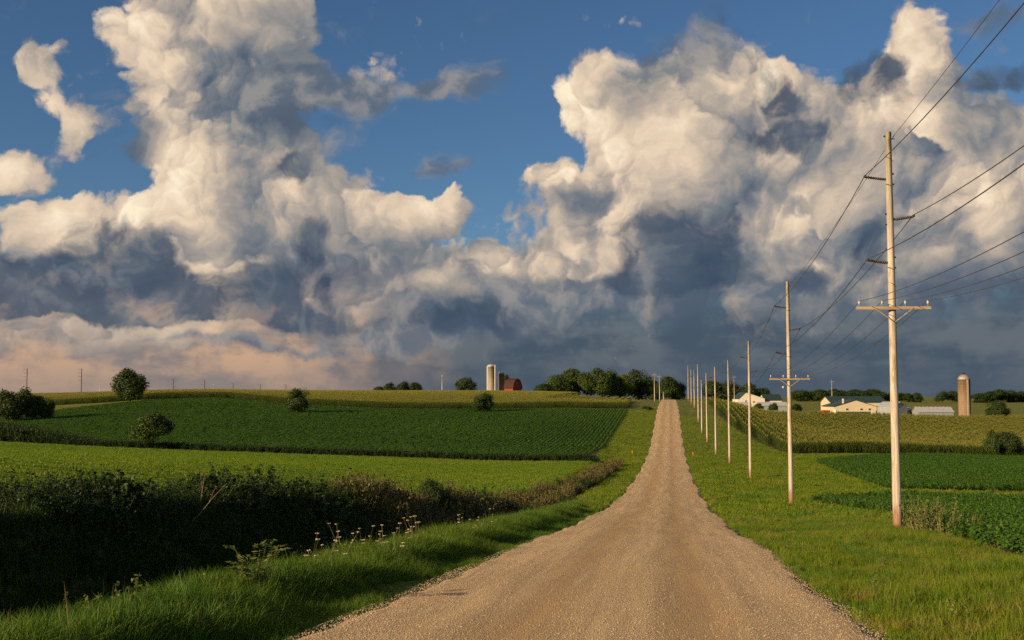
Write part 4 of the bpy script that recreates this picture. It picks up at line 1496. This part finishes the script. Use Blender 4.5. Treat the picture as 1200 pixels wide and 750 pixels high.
def pane_window(root, x, y, z, w, h, axis='x', mat=None):
    if axis == 'x':
        s, s2 = (w, .10, h), (w * .8, .06, h * .8)
        o = (0, -.05, 0)
    else:
        s, s2 = (.10, w, h), (.06, w * .8, h * .8)
        o = (-.05, 0, 0)
    f = MB().box((x, y, z), s).build('window', PALE, root)
    MB().box((x + o[0], y + o[1], z), s2).build('pane', DARK, f)


def build_farm_right():
    d = 425.0
    k = d / FPX

    def site(px, dd=d, name='barn', rz=YAW):
        p = at(px, 464, dd)
        return empty(name, (p.x, p.y, tz(p.x, p.y)), rz)
    g0 = at(994, 484.5, d).z
    r = site(994); r.location.z = g0 - .2
    tag(r, 'cream metal barn with dark green roof and a projecting gabled wing', 'barn', 'farm buildings on the right')
    w, ro = MB(), MB()
    gable(w, ro, -7.9, 7.9, -8, 8, 3.0, 5.4, 'y', .4)
    w.build('wing_wall', CREAM, r); ro.build('wing_roof', GREENROOF, r)
    w, ro = MB(), MB()
    gable(w, ro, -4.5, 17.2, 8.2, 22, 4.5, 6.7, 'x', .4)
    w.build('main_wall', CREAM, r); ro.build('main_roof', GREENROOF, r)
    for x in (-3.0, 2.4, 5.5):
        pane_window(r, x, -8.03, 1.9, 1.1, .8)
    MB().box((-.6, -8.03, .55), (13, .08, .9)).build('green_skirt', GREENROOF, r)
    MB().box((10.4, 8.15, 1.7), (1.5, .1, 3.6)).build('door', GREYSIDE, r)
    MB().box((14.4, 8.15, 1.7), (3.6, .1, 3.4)).build('sliding_door', WHITE, r)
    MB().box((-4.5, -8.1, 6.0 - 1.0), (.5, .5, 1.8)).build('vent_stack', PALE, r)
    # grey shed with a brown lean-to
    r = site(1047, 415, 'shed', YAW + .5); r.location.z = at(1047, 486.5, 415).z
    tag(r, 'grey gabled shed half hidden by the nearest pole', 'shed', 'farm buildings on the right')
    w, ro = MB(), MB()
    gable(w, ro, -3.6, 3.6, -3.2, 5, 3.4, 4.9, 'y', .25)
    w.build('wall', GREYSIDE, r); ro.build('roof', GREYROOF, r)
    w, ro = MB(), MB()
    gable(w, ro, 3.65, 8.0, -2.4, 4, 1.9, 2.9, 'x', .2)
    w.build('lean_to_wall', GREYSIDE, r); ro.build('lean_to_roof', GREYROOF, r)
    MB().box((5.8, -2.45, .85), (2.6, .1, 1.7)).build('open_door', RUST, r)
    # low long shed
    r = site(1092.5, 412, 'shed', YAW); r.location.z = at(1092, 490.5, 412).z
    tag(r, 'long low grey metal shed left of the brick silo', 'shed', 'farm buildings on the right')
    w, ro = MB(), MB()
    gable(w, ro, -6.5, 6.5, -3.2, 3.2, 2.5, 4.3, 'x', .3)
    w.build('wall', GREYSIDE, r); rf = ro.build('roof', GREYROOF, r)
    for q in range(9):
        MB().box((-6 + q * 1.5, 0, 4.55), (.7, .6, .4)).build('ridge_vent', RUST, rf)
    # brick silo
    r = site(1130, 432, 'silo', YAW); r.location.z = at(1130, 492, 432).z
    tag(r, 'brown tile silo with a silver domed cap standing right of the sheds', 'silo')
    R, H = 2.32, at(1130, 445, 432).z - r.location.z
    MB().tube([(0, 0, -.6), (0, 0, H)], R, 28).build('tower', BRICK, r, True)
    rings = 0
    for z in np.arange(.8, H - .4, 1.05):
        MB().lathe((0, 0, float(z)), [(R, 0), (R + .035, .02), (R + .035, .07), (R, .09)], 28).build('steel_hoop', BRICK, r, True)
    MB().lathe((0, 0, H), [(R + .06, 0), (R * .98, .45), (R * .82, 1.2), (R * .5, 1.85), (R * .12, 2.2)], 24).build('dome', DOME, r, True)
    MB().lathe((0, 0, H + 2.1), [(.5, 0), (.55, .5), (.2, .75)], 12).build('cap_vent', DARK, r, True)
    MB().box((.35, -R - .2, H / 2), (.55, .6, H)).build('chute', CONC, r)
    # far houses
    for px, top, w_, dd, lab in ((1141, 463.5, 3.6, 1380, 'tiny white far house just right of the brick silo'), (1156, 465, 3.0, 1400, 'tiny white far house in the middle of the far row'), (1182, 463, 4.0, 1370, 'tiny white far house near the right edge')):
        p = at(px, 464, dd); z0 = tz(p.x, p.y); H = at(px, top, dd).z - z0
        rr = empty('house', (p.x, p.y, z0), YAW + .2); tag(rr, lab, 'house', 'far white houses')
        ww = w_ * dd / FPX
        w, ro = MB(), MB(); gable(w, ro, -ww / 2, ww / 2, -3, 0, H * .6, H, 'y', .2)
        w.build('wall', WHITE, rr); ro.build('roof', GREYROOF, rr)
        pane_window(rr, 0, -3.03, H * .35, .9, 1.1)
    # wagon and tank by the barn
    p = at(967, 485, 415)
    r = empty('wagon', (p.x, p.y, at(967, 486.5, 415).z), YAW + .3); tag(r, 'small red farm wagon left of the cream barn', 'wagon')
    bx = MB(); bx.box((0, 0, 1.35), (3.0, 1.7, 1.0), top=1.12); bx.build('box', REDPAINT, r)
    MB().tube([(-1.4, 0, .7), (-2.9, 0, .5)], .07, 6).build('drawbar', STEEL, r)
    for x in (-.95, .95):
        for y in (-.85, .85):
            wl = MB().tube([(x, y - .12, .45), (x, y + .12, .45)], .45, 14).build('wheel', RUBBER, r)
            MB().tube([(x, y - .14, .45), (x, y + .14, .45)], .2, 10).build('rim', REDPAINT, wl)
    p = at(979, 485, 414)
    r = empty('tank', (p.x, p.y, at(979, 486, 414).z), 0); tag(r, 'white upright tank in front of the cream barn', 'tank')
    MB().lathe((0, 0, 0), [(.62, 0), (.62, 1.6), (.5, 1.85), (.2, 2.0)], 16).build('body', WHITE, r, True)
    MB().lathe((0, 0, 2.0), [(.2, 0), (.2, .14)], 10).build('lid', PALE, r)


def build_farm_mid():
    d = 560.0
    p = at(874, 464, d)
    z = at(874, 477, d).z
    r = empty('barn', (p.x, p.y, z), YAW); tag(r, 'white gabled barn with dark green roof among trees', 'barn', 'farm buildings beyond the corn')
    w, ro = MB(), MB()
    gable(w, ro, -3.6, 9.6, 0, 16, 4.3, 7.4, 'y', .3, skew=.26)
    w.build('wall', WHITE, r); ro.build('roof', GREENROOF, r)
    w, ro = MB(), MB()
    gable(w, ro, 9.9, 18.8, 2, 14, 3.4, 6.4, 'x', .3)
    w.build('wing_wall', WHITE, r); ro.build('wing_roof', GREENROOF, r)
    pane_window(r, 0, -.03, 3.0, .9, .9); pane_window(r, 4, -.03, 2.6, .9, .9)
    for px, ww, top, lab in ((866, 11, 471.5, 'low grey shed left in front of the white barn'), (906, 12.5, 471.5, 'low grey shed right in front of the white barn')):
        p = at(px, 464, 500); zz = at(px, 481, 500).z
        r = empty('shed', (p.x, p.y, zz), YAW); tag(r, lab, 'shed', 'farm buildings beyond the corn')
        h = at(px, top, 500).z - zz
        w, ro = MB(), MB(); gable(w, ro, -ww / 2, ww / 2, 0, 5, h * .6, h, 'x', .3)
        w.build('wall', GREYSIDE, r); ro.build('roof', GREYROOF, r)
        MB().box((1, -.04, 1.0), (2.2, .08, 2.0)).build('door', DARK, r)
    # pale board fence between the far poles
    p0, p1 = at(826, 464, 452), at(880, 464, 452)
    r = empty('fence', (p0.x, p0.y, tz(p0.x, p0.y)), 0); tag(r, 'low pale board fence behind the far poles', 'fence')
    n = 10
    tops = []
    for k in range(n + 1):
        q = p0.lerp(p1, k / n); zz = at(826 + 54 * k / n, 476.5, 452).z
        tops.append(Vector((q.x, q.y, zz)))
        zg = tz(q.x, q.y) - .2
        MB().box((q.x - p0.x, q.y - p0.y, (zz + zg) / 2 - r.location.z), (.16, .16, zz - zg)).build('post', PALE, r)
    for k in range(n):
        for o in (-.15, -.6):
            a, b = tops[k] - r.location, tops[k + 1] - r.location
            MB().tube([(a.x, a.y - .12, a.z + o), (b.x, b.y - .12, b.z + o)], .13, 4).build('board', PALE, r)


def build_farm_left():
    d = 740.0
    zb = at(580, 461, d).z
    p = at(575.5, 464, d)
    r = empty('silo', (p.x, p.y, tz(p.x, p.y)), YAW); tag(r, 'tall pale concrete silo with white chute on the left skyline', 'silo', 'silos beside the red barn')
    H = at(575, 429.5, d).z - r.location.z
    R = 2.95
    MB().tube([(0, 0, -.5), (0, 0, H)], R, 28).build('tower', CONC, r, True)
    for z in np.arange(2, H, 2.0):
        MB().lathe((0, 0, float(z)), [(R, 0), (R + .05, .03), (R + .05, .12), (R, .15)], 28).build('steel_hoop', CONC, r, True)
    MB().lathe((0, 0, H), [(R + .08, 0), (R * .95, .5), (R * .7, 1.2), (R * .3, 1.6), (.1, 1.75)], 24).build('dome', METAL, r, True)
    MB().box((-R * .86, -R * .62, H / 2), (.8, .8, H)).build('chute', PALE, r)
    MB().box((R * .86, -R * .62, H / 2 + .6), (.6, .6, H + .8)).build('ladder_cage', PALE, r)
    p = at(587.5, 464, d + 8)
    r = empty('silo', (p.x, p.y, tz(p.x, p.y)), YAW); tag(r, 'shorter brown silo between the tall silo and the red barn', 'silo', 'silos beside the red barn')
    H2 = at(587, 437.5, d).z - r.location.z
    MB().tube([(0, 0, -.5), (0, 0, H2)], 2.0, 20).build('tower', BRICK, r, True)
    MB().lathe((0, 0, H2), [(2.05, 0), (1.8, .6), (1.1, 1.2), (.2, 1.5)], 20).build('dome', METAL, r, True)
    # red gambrel barn
    p = at(600, 464, d - 6)
    r = empty('barn', (p.x, p.y, tz(p.x, p.y)), YAW + .8); tag(r, 'red barn with rounded maroon gambrel roof beside the silos', 'barn')
    H3 = at(600, 444, d).z - r.location.z
    prof = [(-4.2, 0), (-4.2, H3 * .48), (-3.7, H3 * .70), (-2.3, H3 * .90), (0, H3), (2.3, H3 * .90), (3.7, H3 * .70), (4.2, H3 * .48), (4.2, 0)]
    w = MB()
    for y in (-5, 3):
        w.quad(*[(x, y, z - (.4 if z == 0 else 0)) for x, z in prof])
    for x in (-4.2, 4.2):
        w.quad((x, -5, -.4), (x, 3, -.4), (x, 3, H3 * .48), (x, -5, H3 * .48))
    w.build('wall', RED, r)
    ro = MB()
    pr = [(-4.55, H3 * .45)] + [(x * 1.03, z + .12) for x, z in prof[2:7]] + [(4.55, H3 * .45)]
    for (xa, za), (xb, zb_) in zip(pr[:-1], pr[1:]):
        q = [(xa, -5.4, za), (xb, -5.4, zb_), (xb, 3.4, zb_), (xa, 3.4, za)]
        u = [(x, y, z + .12) for x, y, z in q]
        ro.quad(*u); ro.quad(*q[::-1])
        for i in range(4):
            j = (i + 1) % 4
            ro.quad(q[i], q[j], u[j], u[i])
    ro.build('roof', REDROOF, r)
    MB().box((0, -5.05, H3 * .2), (3.0, .1, H3 * .4)).build('door', REDROOF, r)
    for x in (-3, 3):
        pane_window(r, x, -5.04, H3 * .3, .9, .9)
    pane_window(r, 0, -5.04, H3 * .72, 1.1, 1.0)


# ------------------------------------------------------------------ small roadside things
def carrot_mesh(seed):
    rr = random.Random(seed)
    random.seed(seed)
    parts_f, parts_s, parts_u = [], [], []
    mb = MB(); heads = []
    n = rr.randint(5, 7)
    for k in range(n):
        a = rr.uniform(0, 6.28); h = rr.uniform(.42, .95); l = rr.uniform(.05, .34)
        tip = (math.cos(a) * l, math.sin(a) * l, h)
        mb.tube([(rr.gauss(0, .02), rr.gauss(0, .02), 0), (tip[0] * .35, tip[1] * .35, h * .55), tip], [.006, .005, .003], 4, cap=False)
        heads.append(tip)
    st = mesh_np('stem', mb.v, mb.f, (STEM,))
    hs = []
    for (x, y, z) in heads:
        P, Nn = [], []
        R = rr.uniform(.024, .05)
        for q in range(34):
            a = rr.uniform(0, 6.28); t = math.sqrt(rr.random()) * R
            P.append((x + math.cos(a) * t, y + math.sin(a) * t, z + .012 + .25 * t * t / R)); Nn.append((math.cos(a) * .3, math.sin(a) * .3, 1))
        V, F = leaf_quads(np.array(P), np.array(Nn), .012, .9, jit=.5)
        hs.append(mesh_np('flower_head', V, F, (UMBEL,)))
    P = rng.normal(0, 1, (90, 3)) * np.array([.13, .13, .14]); P[:, 2] = np.abs(P[:, 2]) + .03 + .3 * rng.uniform(0, 1, 90)
    V, F = leaf_quads(P, np.tile((0, 0, 1.0), (90, 1)), .035, .3, jit=.7)
    fo = mesh_np('foliage', V, F, (WEED_PALE,))
    return st, hs, fo


def put_ground(px, py):
    x, y = hit(px, py)
    return Vector((x, y, tz(x, y) - .02))


def build_small():
    protos = [carrot_mesh(k) for k in range(4)]
    spots = [(430, 668, 0), (444, 664, 0), (457, 661, 0), (468, 662, 0), (481, 656, 0), (494, 652, 0), (362, 686, 1), (390, 678, 1), (404, 674, 1), (540, 636, 2), (552, 633, 2), (566, 629, 2)]
    labs = ['white umbel wildflower in the large clump on the left verge', 'white umbel wildflower on the verge near the feathery leafy plant', 'white umbel wildflower in the farther clump along the ditch']
    for k, (px, py, c) in enumerate(spots):
        p = put_ground(px + random.uniform(-7, 7), py + random.uniform(-7, 5))
        st, hs, fo = protos[k % 4]
        r = empty('wildflower', p, k * 1.3)
        s = (1.05, .95, .9)[c] * random.uniform(.85, 1.15)
        r.scale = (s, s, s)
        tag(r, labs[c], 'wildflower', ['wildflowers of the large clump', 'wildflowers near the leafy plant', 'wildflowers of the farther clump'][c])
        obj('stem', st, r); obj('foliage', fo, r)
        for h in hs: obj('flower_head', h, r)
    # feathery leafy plant on the left verge
    p = put_ground(300, 704)
    r = empty('leafy_plant', p, 0); r.scale = (1.5, 1.5, 1.45); tag(r, 'feathery bright leafy plant at the edge of the left ditch', 'plant')
    mb = MB(); P, Nn = [], []
    for k in range(11):
        a = random.uniform(0, 6.28); h = random.uniform(.35, .62); l = random.uniform(.15, .42)
        pts = [Vector((math.cos(a) * l * t, math.sin(a) * l * t, h * math.sin(t * 1.8) / math.sin(1.8) * (1.0))) for t in (0, .33, .66, 1.0)]
        mb.tube(pts, [.008, .006, .004, .002], 4, cap=False)
        for q in range(22):
            t = .25 + .75 * q / 22
            i = min(int(t * 3), 2); f = t * 3 - i
            c = pts[i].lerp(pts[i + 1], f)
            for s in (-1, 1):
                P.append((c.x - s * math.sin(a) * .05, c.y + s * math.cos(a) * .05, c.z)); Nn.append((0, 0, 1))
    mb.build('stem', STEM, r)
    V, F = leaf_quads(np.array(P), np.array(Nn), .036, .4, jit=.35)
    obj('foliage', mesh_np('foliage', V, F, (WEED_PALE,)), r)
    # weeds at the foot of the nearest pole
    for px, py, s, lab in ((1046, 622, 1.1, 'weeds round the foot of the nearest pole'), (1072, 624, 1.35, 'tall weed clump just right of the nearest pole'), (1093, 626, 1.25, 'second weed clump right of the nearest pole'), (1128, 630, .85, 'small weed clump at the corner of the near bean field')):
        p = put_ground(px, py)
        r = empty('weed_clump', p, random.uniform(0, 6)); r.scale = (s, s, s); tag(r, lab, 'weeds')
        for k in range(4):
            me = weed(1.15, 170, (WEED_PALE, DRY), .05, .40, 7, .7)
            o = obj('weed_plant', me, r, (random.gauss(0, .35), random.gauss(0, .35), 0)); o.rotation_euler = (0, 0, random.uniform(0, 6))
    # dry stalks on the bank
    for (px0, py0, px1, py1, lab) in ((218, 618, 266, 566, 'leaning dry stalk on the dark left bank'), (231, 606, 241, 548, 'thin upright dry stalk on the dark left bank')):
        x, y = hit(px0, py0)
        g0 = Vector((x, y, tz(x, y)))
        b = at(px1, py1, (g0 - EYE).dot(FWD)) - g0
        r = empty('dry_stalk', g0); tag(r, lab, 'dry stalk')
        MB().tube([(0, 0, 0), b * .3 + Vector((.03, 0, -.02)), b * .65 + Vector((.02, 0, .03)), b], [.016, .013, .009, .004], 6).build('stem', DRY, r)
        MB().tube([b * .55 + Vector((.02, 0, .02)), b * .8 + Vector((-.12, 0, .10))], [.007, .003], 5).build('twig', DRY, r)
    # markers
    for px, py, h, lab in ((812, 534, .7, 'orange marker post in the right verge'), (741, 532, .6, 'orange marker post in the left verge')):
        p = put_ground(px, py)
        r = empty('marker_post', p); tag(r, lab, 'marker post')
        MB().box((0, 0, h / 2), (.10, .06, h)).build('stake', ORANGE, r)
        MB().box((0, -.04, h * .82), (.16, .03, .22)).build('plate', ORANGE, r)
    p = put_ground(811, 574)
    r = empty('marker_flag', p); tag(r, 'small red flag at the right edge of the gravel', 'flag')
    MB().tube([(0, 0, 0), (0, 0, .42)], .012, 5).build('wire', STEEL, r)
    MB().box((.10, 0, .34), (.20, .012, .15)).build('cloth', REDPAINT, r)


build_farm_right()
build_farm_mid()
build_farm_left()
build_poles()
far_poles()
build_trees()
build_small()
